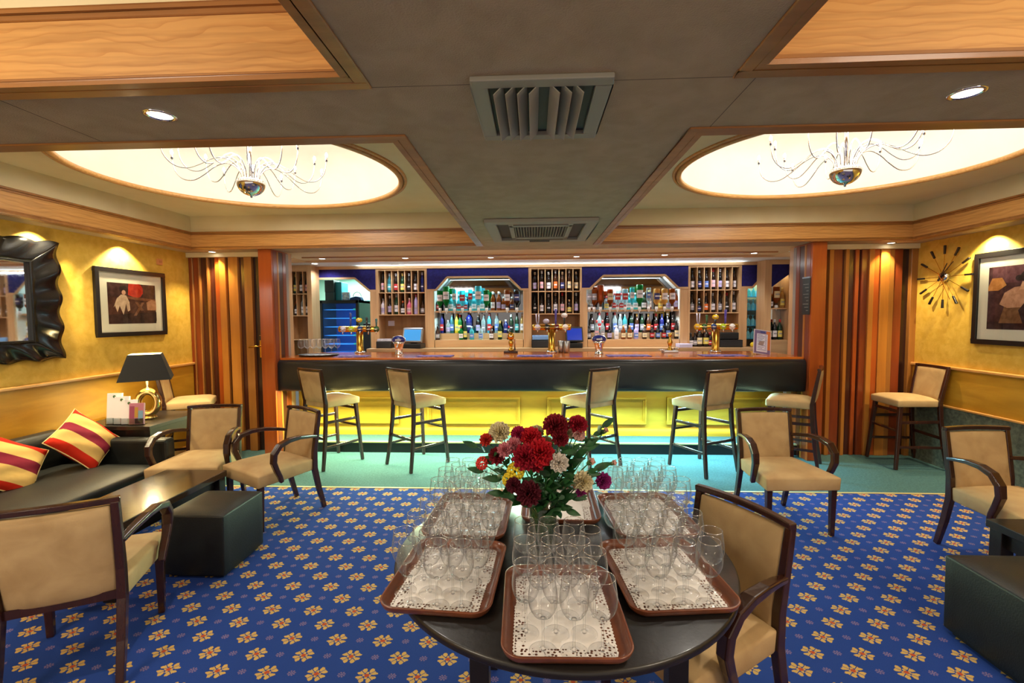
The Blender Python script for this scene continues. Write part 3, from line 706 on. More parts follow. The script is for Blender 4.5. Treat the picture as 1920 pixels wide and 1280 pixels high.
# ring body with a wide rounded band, squared towards the foot
def ring(u, v):
    q = 2*PI*u; k = 2*PI*v
    ro = .066; w = .050+.014*cos(k)
    cxr, czr = .074*cos(q), .088*sin(q)
    rr = .030*cos(k)
    return (cxr+rr*cos(q), .052*sin(k), .152+czr*1.2+rr*sin(q)*1.15)
mb.grid(ring, 36, 14, cu=True, cv=True); mb.lathe([(.0, .0), (.062, .0), (.066, .012), (.05, .026), (.03, .034)], 24, caps=False)
o = mb.build('ring_base', gold, t); o.rotation_euler.z = R(28)
mb = MB(); mb.smooth = True; mb.lathe([(.022, .276), (.014, .29), (.010, .30), (.010, .44)], 14); mb.build('stem', chrome, t)
mb = MB(); a0, a1, z0, z1 = .195, .12, .375, .61
lo = [(-a0, -a0, z0), (a0, -a0, z0), (a0, a0, z0), (-a0, a0, z0)]; hi = [(-a1, -a1, z1), (a1, -a1, z1), (a1, a1, z1), (-a1, a1, z1)]
mb.add(lo+hi, [(0, 1, 5, 4), (1, 2, 6, 5), (2, 3, 7, 6), (3, 0, 4, 7)])
li = [(x*.98, y*.98, z) for x, y, z in lo]; hj = [(x*.97, y*.97, z) for x, y, z in hi]
mb.cur = 1; mb.add(li+hj, [(0, 4, 5, 1), (1, 5, 6, 2), (2, 6, 7, 3), (3, 7, 4, 0)])
mb.cur = 0; mb.add(lo+li, [(0, 4, 5, 1), (1, 5, 6, 2), (2, 6, 7, 3), (3, 7, 4, 0)]); mb.add(hi+hj, [(0, 1, 5, 4), (1, 2, 6, 5), (2, 3, 7, 6), (3, 0, 4, 7)])
o = mb.build('lamp_shade', [plain('black_shade_cloth', (20, 19, 18), .8), plain('cream_shade_lining', (240, 226, 180), .8)], t); o.rotation_euler.z = R(36)
mb = MB(); mb.smooth = True; mb.lathe([(.0, .435), (.016, .44), (.028, .47), (.024, .50), (.0, .52)], 14, caps=False); mb.build('bulb', bulb, t)
light('POINT', (lx, ly, STZ+.56), 7, (1, .80, .45), .03)
light('POINT', (lx, ly, STZ+.41), 13, (1, .80, .45), .03)
# leaflets in a rack
lf = at_z(232, 796, STZ+.001)
t = thing('leaflet_rack', 'clear stepped leaflet rack on the side table', 'rack', (lf.x, lf.y, STZ), R(12))
clearp = glass('clear_acrylic', (235, 240, 240), .02, 1.35, .3)
mb = MB()
for k in range(4): x = -.10+.072*k; mb.box(x-.064, x+.064, .031-.022*k, .0325-.022*k, .0, .06); mb.box(x-.064, x+.064, .031-.022*k, .08-.022*k, .0, .003)
mb.build('pockets', clearp, t)
for k in range(4):
    lab = ['tallest white leaflet, at the back of the rack by the lamp', 'white leaflet second from the back of the rack', 'white leaflet with a green crest, third from the back of the rack', 'colourful brochure at the front of the leaflet rack'][k]
    m_ = [whitep, whitep, whitep, plain('pink_brochure', (186, 120, 140), .4)]
    q = Matrix.Rotation(R(12), 3, 'Z') @ Vector((-.10+.072*k, .05-.022*k, 0))
    l = thing('leaflet', lab, 'leaflet', (lf.x+q.x, lf.y+q.y, STZ+.005), R(12)); h = .27-.028*k
    o = B(-.058, .058, -.016, .004, 0, h).build('pages', m_[k], l); o.rotation_euler.x = R(-7)
    if k < 3:
        mb = MB(); mb.lathe([(.0, .0), (.012, .0), (.012, .001), (.0, .001)], 14, (0, -.0175, h-.03), 'y', caps=False); o2 = mb.build('crest', plain('green_crest', (70, 104, 60), .5), l); o2.rotation_euler.x = R(-7)
    else:
        mb = MB()
        for i, (x0, x1, z0, z1) in enumerate([(-.048, -.015, .0, .16), (-.012, .012, .06, .15), (.014, .048, .03, .12), (-.01, .048, .005, .05)]):
            mb.cur = i; mb.box(x0*1.1, x1*1.1, -.0174, -.0165, z0, z1)
        o2 = mb.build('cover_picture', [plain('brochure_rose', (150, 70, 100), .4), plain('brochure_ochre', (180, 140, 60), .4), plain('brochure_sky', (120, 160, 190), .4), plain('brochure_dark', (50, 40, 40), .4)], l); o2.rotation_euler.x = R(-7)

# ================================================================== WALL THINGS
# wavy framed mirror on the left wall
t = thing('wall_mirror', 'large mirror in a rippled black frame on the left wall', 'mirror', (XL, 0, 0))
my0, my1, mz0, mz1 = 2.15, 3.845, 1.275, 2.275; iy0, iy1, iz0, iz1 = 2.40, 3.605, 1.44, 2.085
B(.012, .02, iy0-.01, iy1+.01, iz0-.01, iz1+.01).build('mirror_glass', mirror, t)
B(.001, .013, iy0-.05, iy1+.05, iz0-.05, iz1+.05).build('backing', lacquer, t)
def frame_side(p_in, p_out, n):     # ruffled strip between inner edge and outer edge (lists of corner pairs)
    mb = MB(); mb.smooth = True
    (a0, b0), (a1, b1) = p_in; (c0, d0), (c1, d1) = p_out
    ax = Vector((a1-a0, b1-b0)).normalized(); nn = Vector((-ax.y, ax.x)); Ls = Vector((c1-c0, d1-d0)).length
    if nn.dot(Vector(((c0+c1-a0-a1), (d0+d1-b0-b1)))) < 0: nn = -nn
    def f(back):
        def g(u, v):
            ph = 2*PI*u*round(Ls/.235); yi, zi = a0+(a1-a0)*u, b0+(b1-b0)*u; yo, zo = c0+(c1-c0)*u, d0+(d1-d0)*u
            w = sin(ph)*(1 if 0 < u < 1 else .0)
            y = yi+(yo-yi)*v+nn.x*.011*w*v; z = zi+(zo-zi)*v+nn.y*.011*w*v
            if back: return (.003, y, z)
            return (.036+.015*v*cos(ph)+.010*sin(PI*v), y, z)
        return g
    mb.slab(f(False), f(True), n, 7); return mb
I = [(iy0, iz0), (iy1, iz0), (iy1, iz1), (iy0, iz1)]; O = [(my0, mz0), (my1, mz0), (my1, mz1), (my0, mz1)]
for k in range(4): frame_side((I[k], I[(k+1) % 4]), (O[k], O[(k+1) % 4]), 70 if k % 2 else 110).build('rippled_frame', lacquer, t)
mb = MB()
for a in [(iy0-.012, iy0+.006, iz0-.012, iz1+.012), (iy1-.006, iy1+.012, iz0-.012, iz1+.012)]: mb.box(.018, .046, *a)
for a in [(iz0-.012, iz0+.006), (iz1-.006, iz1+.012)]: mb.box(.018, .046, iy0, iy1, *a)
mb.build('inner_bead', lacquer, t, bevel=.004)

def picture(xw, sg, y0, y1, z0, z1, fw, mw, label, polys):
    """framed picture on a side wall; polys in 0..1 art coordinates (across from the viewer's left, up)"""
    t = thing('framed_picture', label, 'picture', (xw, 0, 0))
    q = lambda a, b_: (min(sg*a, sg*b_), max(sg*a, sg*b_))
    mb = MB(); xa, xb = q(.002, .03)
    for a in [(y0, y1, z0, z0+fw), (y0, y1, z1-fw, z1), (y0, y0+fw, z0+fw, z1-fw), (y1-fw, y1, z0+fw, z1-fw)]: mb.box(xa, xb, *a)
    mb.build('frame', bframe, t, bevel=.003)
    B(*q(.002, .012), y0+fw, y1-fw, z0+fw, z1-fw).build('mount', plain('pale_mount_card', (222, 220, 200), .7), t)
    ay0, ay1, az0, az1 = y0+fw+mw[0], y1-fw-mw[1], z0+fw+mw[2], z1-fw-mw[3]
    mats = []; mb = MB()
    for i, (c, pts) in enumerate(polys):
        mats.append(mottled('paint_%d_%s' % (i, label[:3]), tuple(max(0, x-16) for x in c), tuple(min(255, x+14) for x in c), (22, 22, 22), .6, .1, 60))
        mb.cur = i; xx = sg*(.0125+.0004*i)
        P = [((ay0+(ay1-ay0)*(p if sg > 0 else 1-p)), az0+(az1-az0)*r) for p, r in pts]
        mb.add([(xx, a, b_) for a, b_ in P], [tuple(range(len(P)))])
    mb.build('artwork', mats, t)
    B(*q(.024, .0255), y0+fw, y1-fw, z0+fw, z1-fw).build('glazing', pane, t)
def ell(cx, cy, a, b_, n=18): return [(cx+a*cos(2*PI*k/n), cy+b_*sin(2*PI*k/n)) for k in range(n)]
full = [(0, 0), (1, 0), (1, 1), (0, 1)]
picture(XL, 1, 4.178, 5.008, 1.44, 2.118, .042, (.092, .085, .085, .10), 'black framed picture of a figure in white at a bench, left wall',
        [((74, 42, 30), full), ((44, 26, 24), [(0, 0), (1, 0), (1, .30), (0, .22)]), ((60, 34, 30), [(0, .66), (1, .60), (1, 1), (0, 1)]), ((176, 42, 20), [(.40, .72)]+[(.56+.17*cos(a), .84+.20*sin(a)) for a in (-1.5, -.9, -.3, .4, 1.0)]+[(.60, 1), (.42, 1)]),
         ((120, 74, 48), [(.34, .62), (1, .56), (1, .63), (.36, .68)]), ((130, 88, 60), [(.50, .20), (.56, .20), (.74, .54), (.68, .54)]), ((120, 80, 54), [(.54, .54), (.60, .54), (.72, .34), (.66, .32)]),
         ((206, 176, 146), [(.10, .40), (.17, .62), (.26, .72), (.36, .70), (.42, .54), (.43, .34), (.38, .30), (.35, .50), (.29, .22), (.22, .44), (.17, .28), (.13, .44)]),
         ((38, 26, 26), ell(.31, .86, .085, .075)), ((190, 140, 112), ell(.31, .77, .04, .06)), ((170, 124, 92), [(.78, .54), (.90, .62), (1, .58), (1, .34), (.80, .34)]), ((30, 22, 24), [(.92, .05), (1, .05), (1, .30), (.92, .28)])])
picture(XR, -1, 3.72, 4.70, 1.325, 2.19, .045, (.10, .09, .10, .10), 'black framed picture of a seated figure from behind, right wall',
        [((66, 36, 40), full), ((44, 26, 30), [(0, 0), (1, 0), (1, .16), (0, .12)]), ((92, 54, 62), [(.05, .75), (.5, .72), (.5, 1), (.05, 1)]), ((190, 128, 66), [(.0, .68), (.05, .82), (.18, .82), (.24, .70), (.14, .62), (0, .62)]),
         ((120, 84, 52), [(.16, .10), (.66, .10), (.62, .36), (.22, .36)]), ((188, 140, 110), [(.16, .40), (.22, .58), (.34, .66), (.50, .68), (.64, .60), (.70, .44), (.62, .36), (.26, .34)]), ((206, 160, 128), [(.40, .62), (.44, .76), (.56, .74), (.54, .62)]),
         ((34, 24, 28), [(.40, .30), (.52, .50), (.60, .36), (.84, .30), (.80, .04), (.46, .10)]), ((196, 130, 84), [(.56, .62), (.68, .56), (.74, .34), (.56, .30)]), ((32, 22, 26), ell(.54, .82, .13, .11)), ((30, 22, 26), ell(.40, .80, .05, .045))])
t = thing('thermostat', 'small beige square wall control high on the left wall', 'switch', (XL, 4.963, 2.243))
B(.0, .022, -.033, .033, -.033, .033).build('casing', plain('beige_plastic', (206, 140, 84), .5), t, bevel=.004); B(.022, .025, -.018, .018, -.012, .014).build('dial_panel', plain('beige_button', (186, 120, 70), .5), t)

# spoked wall clock
t = thing('wall_clock', 'spoked clock with black-tipped rods on the right wall', 'clock', (XR, 5.027, 2.0))
mb = MB(); mb.smooth = True; mb.lathe([(.0, -.055), (.03, -.054), (.047, -.045), (.052, -.03), (.05, -.004), (.0, -.003)], 28, axis='x', caps=False); mb.build('hub', chrome, t)
for k in range(12):
    q = 2*PI*k/12; dy, dz = -sin(q), cos(q)
    mb = MB(); mb.tube([(-.03, .045*dy, .045*dz), (-.03, .27*dy, .27*dz)], .0025, 6); s_ = mb.build('spoke', brass, t)
    mb = MB(); mb.bar((-.03, .235*dy, .235*dz), (-.03, .325*dy, .325*dz), .014, .018, .020, .018, side=(1, 0, 0)); mb.build('marker', blackp, s_, bevel=.003)
for nm, ang, ln, w in (('hour_hand', 28, .15, .016), ('minute_hand', 44, .20, .012)):
    q = R(ang); mb = MB(); mb.bar((-.062, .05*sin(q), -.05*cos(q)), (-.062, -ln*sin(q), ln*cos(q)), .004, w, .004, w*.6); mb.build(nm, blackp, t)
q = R(152); MB().bar((-.068, .05*sin(q), -.05*cos(q)), (-.068, -.27*sin(q), .27*cos(q)), .002, .005).build('second_hand', brass, t)
# small notice on the right post
p0 = at_y(1516, 555, 5.165)
t = thing('price_board', 'small dark notice board on the timber post right of the bar', 'sign', (3.0, 5.26, p0.z))
B(.010, .0185, -.07, .07, -.20, .20).build('board', plain('dark_slate', (30, 34, 30), .4), t, bevel=.002)
mb = MB()
for k in range(9): mb.box(.0085, .0098, -.05, .05-.03*(k % 3), .13-.036*k, .136-.036*k)
mb.build('lettering', plain('chalk_grey', (150, 150, 140), .7), t)
B(.006, .0185, -.07, .07, .20, .215).build('clip', steel, t)

# ================================================================== BAR COUNTER
t = thing('bar_counter', 'long bar counter with orange wood top, black padded front and golden panels', 'bar')
bx0, bx1 = -2.98, 3.015; CT = 1.145
B(bx0, bx1, 5.27, 6.12, 1.118, CT).build('countertop', ctop, t, bevel=.006)
prof = [(5.50, .757), (5.255, .757), (5.232, .766), (5.222, .79), (5.218, .84), (5.218, 1.05), (5.222, 1.085), (5.236, 1.108), (5.262, 1.121), (5.50, 1.121)]
mb = MB(); mb.smooth = True; mb.prism(prof, bx0, bx1, 'x'); mb.build('padded_front', leather_pad, t, bevel=.004)
B(bx0, bx1, 5.68, 5.72, .0, 1.118).build('front_panel', panel_yel, t)
for a, b_ in ((568, 748), (802, 975), (1026, 1212), (1250, 1436)):
    x0, x1 = X(a, 5.66, 770), X(b_, 5.66, 770); z0, z1 = .285, .62
    mb = MB()
    for w, d in ((.040, .022), (.020, .040)):
        for q in [(x0, x1, z1-w, z1), (x0, x1, z0, z0+w), (x0, x0+w, z0+w, z1-w), (x1-w, x1, z0+w, z1-w)]: mb.box(q[0], q[1], 5.68-d, 5.681, q[2], q[3])
    mb.build('panel_moulding', panel_yel, t, bevel=.003)
B(bx0, bx1, 5.365, 5.68, .0, .125).build('foot_step', riser, t)
B(bx0, bx1, 5.37, 5.68, .125, .133).build('step_carpet', teal, t)
B(bx0, bx1, 5.355, 5.372, .118, .136).build('step_edging', plain('pale_step_edging', (214, 206, 150), .4), t, bevel=.002)
B(bx0, bx1, 5.722, 6.1, .0, 1.117).build('carcass', blackp, t)

# ================================================================== BACK BAR
zMid, zLow, zSh, zBase, zPel, zTop, zArch = 1.987, 1.655, 1.705, 1.268, 2.022, 2.335, 2.21
t = thing('back_bar_counter', 'oak shelf counter along the wall behind the bar', 'counter')
B(-2.44, 3.19, 6.62, 7.15, 1.105, 1.155).build('worktop', oak_h, t, bevel=.005)
B(-2.42, 3.17, 6.68, 7.14, 0, 1.105).build('cupboards', oak_dk, t)
sbox('trim_15', oak_h, -3.6, 3.60, 6.835, 6.90, 2.335, 2.378)
X0 = lambda u: X(u, YB)
def rack(u0, u1, c0, c1, lab):
    t = thing('bottle_rack', lab, 'shelving', group=None)
    x0, x1, a0, a1 = X0(u0), X0(u1), X0(c0), X0(c1)
    B(x0, a0-.0, YB, 7.15, 1.157, zTop).build('side_panel', oak_z, t, bevel=.003); B(a1, x1, YB, 7.15, 1.157, zTop).build('side_panel', oak_z, t, bevel=.003)
    B(a0, a1, YB, 7.15, 2.308, zTop).build('top_panel', oak_h, t)
    for z in (zMid, zLow): B(a0, a1, YB+.004, 7.13, z-.014, z).build('shelf', oak_h, t, bevel=.002)
    w = (a1-a0)/7
    for k in range(1, 7): B(a0+k*w-.006, a0+k*w+.006, YB+.004, 7.13, zLow, 2.308).build('divider', oak_z, t, bevel=.001)
    B(a0, a1, 7.12, 7.15, zLow, 2.31).build('back_panel', plain('dark_rack_back', (44, 26, 20), .6), t)
    B(a0, a1, 7.12, 7.15, 1.157, zLow-.014).build('lower_back_panel', oak_back, t)
    return a0, w
RK = [rack(705, 801, 710, 796.5, 'oak bottle rack left of the left arch, above the first till'),
      rack(991, 1091, 996.5, 1087.5, 'oak bottle rack in the middle of the back bar, between the two arches'),
      rack(1290, 1390, 1294, 1385.5, 'oak bottle rack right of the right arch, above the black drawer')]
def arch(u0, u1, a, b_, c, d, lab, left=True, right=True, base=True):
    """bay with a clipped-corner pelmet; a..d: pixel columns of the shoulder points"""
    t = thing('arched_bay', lab, 'shelving')
    x0, x1, xa, xb, xc, xd = [X0(q) for q in (u0, u1, a, b_, c, d)]
    path = []
    if left: path += [(x0, zPel), (xa, zPel), (xb, zArch)]
    else: path += [(x0, zArch)]
    if right: path += [(xc, zArch), (xd, zPel), (x1, zPel)]
    else: path += [(x1, zArch)]
    MB().prism(path+[(x1, zTop), (x0, zTop)], YB+.004, YB+.03).build('pelmet', bluefelt, t)
    mb = MB()
    for p, q in zip(path[:-1], path[1:]): mb.bar((p[0], YB+.008, p[1]-.008), (q[0], YB+.008, q[1]-.008), .02, .03, side=(0, 1, 0))
    mb.build('pelmet_edge', oak_h, t)
    if base:
        in0, in1 = xa-.0, xd+.0
        for (s0, s1) in ((x0, xa-.035), (xd+.035, x1)): B(s0, s1, YB+.004, YB+.034, 1.157, zPel-.016).build('stile', oak_z, t)
        mb = MB()
        for p, q in zip(path[1:-2], path[2:-1]): mb.add([(p[0], YB+.03, p[1]), (q[0], YB+.03, q[1]), (q[0], 7.10, q[1]), (p[0], 7.10, p[1])], [(0, 1, 2, 3)])
        for xx in (xa-.035, xd+.035): mb.box(xx-.006, xx+.006, YB+.034, 7.10, zBase, zPel)
        mb.build('arch_lining', plain('white_arch_lining', (236, 236, 232), .6), t)
        B(x0, x1, 7.10, 7.11, zBase, zTop).build('mirror_back', dim_mirror, t)
        B(xa-.028, xd+.028, YB+.05, 7.098, zSh-.026, zSh).build('shelf', oak_h, t, bevel=.002)
        B(xa-.028, xd+.028, YB+.012, 7.098, 1.157, zBase).build('base_step', oak_h, t, bevel=.003)
        B(xa-.028, xd+.028, 6.985, 7.098, zBase, 1.362).build('upper_step', oak_h, t, bevel=.002)
    return x0, x1, xa, xd
A0 = arch(570, 705, 570, 570, 666, 693, 'navy pelmet bay over the opening to the store room', left=False, base=False)
for u0, u1 in ((694, 705),): B(X0(u0), X0(u1), YB, YB+.05, 1.157, zPel-.016).build('stile', oak_z, bpy.data.objects['arched_bay'])
A1 = arch(801, 991, 817.5, 839, 953, 977, 'left mirrored arch with green and turquoise bottles, left of the middle rack')
A2 = arch(1091, 1290, 1106, 1131.5, 1246.5, 1271.7, 'right mirrored arch crowded with amber bottles, right of the middle rack')
A3 = arch(1390, 1470, 1410.6, 1433, 1460, 1460, 'navy pelmet bay over glass shelves of glassware at the right', right=False, base=False)
for u0, u1 in ((1390, 1401),): B(X0(u0), X0(u1), YB, YB+.05, 1.157, zPel-.016).build('stile', oak_z, bpy.data.objects['arched_bay.003'])
for (x0, x1, xa, xd), c in ((A1, (.55, .95, 1)), (A2, (.80, .95, 1))):
    light('AREA', ((xa+xd)/2, 6.97, 2.19), 11, c, xd-xa-.3, (0, 0, 0), sy=.10)
    for k in range(4): light('SPOT', (xa+(xd-xa)*(k+.5)/4, 6.90, zSh-.03), 5, c, .012, (R(12), 0, 0), spot_size=R(140), spot_blend=.5)
light('AREA', (X0(1432), 6.99, 2.19), 6, (.35, .85, 1), .3, (0, 0, 0), sy=.12)

# ---- side units flanking the bar opening
YS = 6.6
XS = lambda u: X(u, YS)
t = thing('side_rack', 'narrow oak bottle rack by the left end of the bar, beside the store room', 'shelving')
sx0, sx1, sc0, sc1 = XS(533), XS(585), XS(543.5), XS(576)
B(sx0, sc0, YS, 6.85, 1.0, 2.377).build('side_panel', oak_z, t); B(sc1, sx1, YS, 6.85, 1.0, 2.377).build('side_panel', oak_z, t, bevel=.003)
B(sc0, sc1, YS, 6.85, 2.285, 2.377).build('top_panel', oak_h, t)
szm, szl = Z(560, 550, YS), Z(560, 591, YS)
for z in (szm, szl, 1.30): B(sc0, sc1, YS+.004, 6.84, z-.014, z).build('shelf', oak_h, t)
for u in (556.3, 568.6): B(XS(u)-.006, XS(u)+.006, YS+.004, 6.84, szl, 2.285).build('divider', oak_z, t)
B(sc0, sc1, 6.835, 6.85, 1.0, 2.29).build('back_panel', oak_back, t)
t = thing('side_cabinet', 'oak framed alcove of bottles by the right end of the bar, behind the menu', 'shelving')
tx0, tx1, tc0, tc1 = XS(1433.5), XS(1488), XS(1446), XS(1479.5)
B(tx0, tc0, YS, 6.84, 1.0, 2.377).build('side_panel', oak_z, t, bevel=.003); B(tc1, tx1, YS, 6.84, 1.0, 2.377).build('side_panel', oak_z, t, bevel=.003)
B(tc0, tc1, YS, 6.84, 2.315, 2.377).build('top_panel', oak_h, t)
MB().prism([(tc0, Z(1450, 537, YS)), (tc0+.02, Z(1450, 537, YS)), (tc1, Z(1480, 514, YS)), (tc1, 2.315), (tc0, 2.315)], YS+.02, YS+.04).build('pelmet', bluefelt, t)
B(tc0, tc1, YS+.05, 6.82, Z(1460, 577, YS)-.016, Z(1460, 577, YS)).build('shelf', oak_h, t)
B(tc0, tc1, YS+.01, 6.82, 1.0, Z(1460, 637, YS)).build('lower_panel', oak_h, t)
B(tc0, tc1, 6.825, 6.84, 1.0, 2.32).build('mirror_back', mirror, t)
light('POINT', ((tc0+tc1)/2, YS+.12, 2.25), 1.6, (1, .9, .55), .03)

# ================================================================== BOTTLES
def tinted(name, c, fac=.5, rough=.06):
    m, nt, b = nodes(name); L = nt.links.new; out = nt.nodes['Material Output']
    b.inputs['Base Color'].default_value = (*lin(c), 1); b.inputs['Roughness'].default_value = rough
    tr = N(nt, 'ShaderNodeBsdfTransparent'); tr.inputs[0].default_value = (*[min(1, x*1.2) for x in lin(c)], 1)
    lw = N(nt, 'ShaderNodeLayerWeight'); lw.inputs[0].default_value = .35
    mr = N(nt, 'ShaderNodeMapRange'); mr.inputs[3].default_value = fac*.8; mr.inputs[4].default_value = min(1, fac+.45); L(lw.outputs['Facing'], mr.inputs[0])
    ms = N(nt, 'ShaderNodeMixShader'); L(mr.outputs[0], ms.inputs[0]); L(tr.outputs[0], ms.inputs[1]); L(b.outputs[0], ms.inputs[2]); L(ms.outputs[0], out.inputs[0]); return m
GL = {'dark': plain('dark_bottle_glass', (26, 15, 14), .08), 'black': plain('black_bottle_glass', (10, 10, 14), .08), 'brown': plain('brown_bottle_glass', (56, 28, 14), .08),
      'green': tinted('green_bottle_glass', (18, 140, 62), .55), 'darkgreen': plain('deep_green_bottle_glass', (14, 48, 30), .08), 'turquoise': tinted('cyan_glow_bottle_glass', (96, 214, 224), .45),  # turquoise: cyan LED glow mixed into the colour of clear glass
      'clear': tinted('clear_bottle_glass', (214, 230, 234), .30), 'amber': tinted('amber_bottle_glass', (150, 74, 26), .6), 'blue': plain('blue_bottle_glass', (24, 34, 110), .08),
      'sky blue': plain('sky_bottle_glass', (70, 176, 214), .1), 'lavender': plain('lavender_bottle', (176, 164, 222), .3), 'pink': plain('pink_bottle_glass', (206, 96, 132), .15),
      'white': plain('white_bottle', (222, 220, 236), .3), 'teal': plain('teal_bottle_glass', (40, 104, 118), .1), 'yellow': plain('yellow_bottle_glass', (222, 204, 60), .2), 'pale gold': tinted('pale_gold_bottle_glass', (224, 186, 110), .4)}
LB = {'white': (226, 222, 228), 'cream': (226, 210, 168), 'yellow': (222, 206, 104), 'orange': (226, 110, 40), 'navy': (40, 46, 104), 'pink': (220, 170, 180), 'red': (176, 40, 44), 'blue': (90, 120, 190), 'lilac': (172, 160, 206), 'grey': (150, 150, 160), 'black': (24, 22, 26), 'turquoise': (80, 170, 180), 'green': (70, 130, 80)}
LBM = {k: plain('label_'+k, v, .6) for k, v in LB.items()}
CAPM = {k: plain('cap_'+k, v, .35) for k, v in {'black': (16, 16, 18), 'red': (190, 30, 36), 'silver': (200, 200, 206), 'gold': (196, 160, 84), 'white': (230, 228, 230), 'orange': (220, 92, 36), 'cork': (196, 160, 120)}.items()}
SHP = {'std': (.033, .285, .60, .012), 'tall': (.031, .305, .62, .012), 'short': (.034, .205, .60, .012), 'round': (.039, .25, .55, .013), 'slim': (.029, .30, .58, .012), 'wide': (.044, .27, .66, .015), 'big': (.050, .33, .66, .016)}
_bc = {}
def bmesh_cached(key, fn):
    if key not in _bc: o = fn(); _bc[key] = o.data; bpy.data.objects.remove(o)
    return _bc[key]
def bottle(g, shape, lab, cap, loc, label, group, flip=False, optic=False):
    r, h, bs, nr = SHP[shape]
    def body():
        mb = MB(); mb.smooth = True
        mb.lathe([(.0, .0), (r*.92, .001), (r, .008), (r, h*bs), (r*.94, h*(bs+.05)), (r*.62, h*(bs+.12)), (nr*1.15, h*(bs+.20)), (nr, h*.90), (nr*1.2, h*.905), (nr*1.2, h*.93), (nr, h*.94), (.0, h*.945)], 16, caps=False)
        return mb.build('b', GL[g])
    o = bpy.data.objects.new('bottle', bmesh_cached(('b', g, shape), body)); COL.objects.link(o); o.location = loc
    tag(o, label, 'bottle', group)
    if flip: o.rotation_euler = (0, PI, 0); o.location.z += h
    def lb():
        mb = MB(); mb.smooth = True; a, b_ = h*bs*.22, h*bs*.74
        mb.grid(lambda u, v: ((r+.0008)*cos(PI*(1.15+.70*u)), (r+.0008)*sin(PI*(1.15+.70*u)), a+(b_-a)*v), 11, 2)
        mb.grid(lambda u, v: ((r+.0001)*cos(PI*(1.15+.70*u)), (r+.0001)*sin(PI*(1.15+.70*u)), a+(b_-a)*v), 11, 2)
        mb.cur = 1; z0 = a+(b_-a)*.42; z1 = a+(b_-a)*.62      # printed band
        mb.grid(lambda u, v: ((r+.0014)*cos(PI*(1.28+.44*u)), (r+.0014)*sin(PI*(1.28+.44*u)), z0+(z1-z0)*v), 7, 2)
        return mb.build('l', [LBM[lab], LBM['grey' if lab in ('white', 'cream', 'yellow', 'pink', 'lilac') else 'white']])
    def cp():
        mb = MB(); mb.smooth = True; mb.lathe([(nr*1.12, h*.86), (nr*1.2, h*.87), (nr*1.2, h*.995), (.0, h)], 12); return mb.build('c', CAPM[cap])
    if lab:
        l = bpy.data.objects.new('bottle_label', bmesh_cached(('l', lab, shape), lb)); COL.objects.link(l); l.parent = o
        if flip: l.rotation_euler = (PI, 0, 0); l.location.z = 0; l.rotation_euler = (0, PI, 0); l.location.z = h*bs*1.10
    c = bpy.data.objects.new('bottle_cap', bmesh_cached(('c', cap, shape), cp)); COL.objects.link(c); c.parent = o
    if optic:
        def op():
            mb = MB(); mb.smooth = True; mb.lathe([(.014, h*.95), (.022, h*.97), (.022, h*1.12), (.012, h*1.16), (.008, h*1.24)], 12)
            mb.lathe([(.0, -.001), (.017, .0), (.017, .004), (.0, .005)], 14, (0, -.022, h*1.06), 'y', caps=False); return mb.build('o', whitep if optic == 'w' else blackp)
        p = bpy.data.objects.new('optic_measure', bmesh_cached(('o', shape, optic), op)); COL.objects.link(p); p.parent = o
    return o
def lab_of(g, lab, cap, shape):
    hgt = {'short': 'short ', 'tall': 'tall ', 'slim': 'slim ', 'round': 'round ', 'wide': 'broad ', 'big': 'large '}.get(shape, '')
    return hgt+{'darkgreen': 'dark green'}.get(g, g)+' bottle'+(' with %s label' % lab if lab else ' with %s top' % cap)
# racks: per cell (glass, shape, label, cap)
D = 'dark'
RS = [[[(D, 'tall', 'pink', 'black'), ('teal', 'std', 'turquoise', 'silver'), (D, 'std', 'red', 'silver'), ('darkgreen', 'std', 'yellow', 'gold'), (D, 'std', 'black', 'silver'), (D, 'std', 'white', 'black'), ('blue', 'slim', 'navy', 'silver')],
       [('white', 'round', 'lilac', 'black'), ('black', 'std', 'lilac', 'white'), ('darkgreen', 'tall', 'white', 'silver'), (D, 'short', 'white', 'orange'), ('pink', 'round', 'pink', 'cork'), ('lavender', 'tall', 'lilac', 'red'), ('brown', 'short', 'grey', 'black')]],
      [[(D, 'std', 'lilac', 'cork'), (D, 'tall', 'pink', 'white'), (D, 'std', 'white', 'white'), ('brown', 'tall', 'orange', 'silver'), ('brown', 'std', 'navy', 'cork'), ('brown', 'tall', 'cream', 'white'), (D, 'std', 'cream', 'cork')],
       [('black', 'std', 'black', 'black'), (D, 'std', 'white', 'black'), ('black', 'std', 'black', 'silver'), (D, 'tall', 'white', 'cork'), (D, 'tall', 'pink', 'red'), (D, 'short', 'yellow', 'cork'), (D, 'tall', 'lilac', 'white')]],
      [[(D, 'std', 'white', 'black'), ('black', 'std', 'navy', 'silver'), (D, 'std', 'blue', 'black'), (D, 'tall', 'pink', 'red'), ('black', 'slim', 'lilac', 'white'), (D, 'std', 'white', 'black'), ('brown', 'std', 'white', 'black')],
       [(D, 'std', 'grey', 'black'), ('black', 'short', 'navy', 'silver'), (D, 'std', 'orange', 'cork'), (D, 'std', 'white', 'white'), (D, 'std', 'grey', 'black'), (D, 'std', 'black', 'red'), (D, 'tall', 'white', 'white')]]]
rn = ['left rack', 'middle rack', 'right rack']
for i, (a0, w) in enumerate(RK):
    for j, z in enumerate((zMid, zLow)):
        for k, (g, sh, lb_, cp_) in enumerate(RS[i][j]):
            bottle(g, sh, lb_, cp_, (a0+(k+.5)*w, YB+.07, z+.0005), '%s, %s from left, %s row of the %s' % (lab_of(g, lb_, cp_, sh), ORD[k], ('upper', 'lower')[j], rn[i]), 'bottles in the %s' % rn[i])
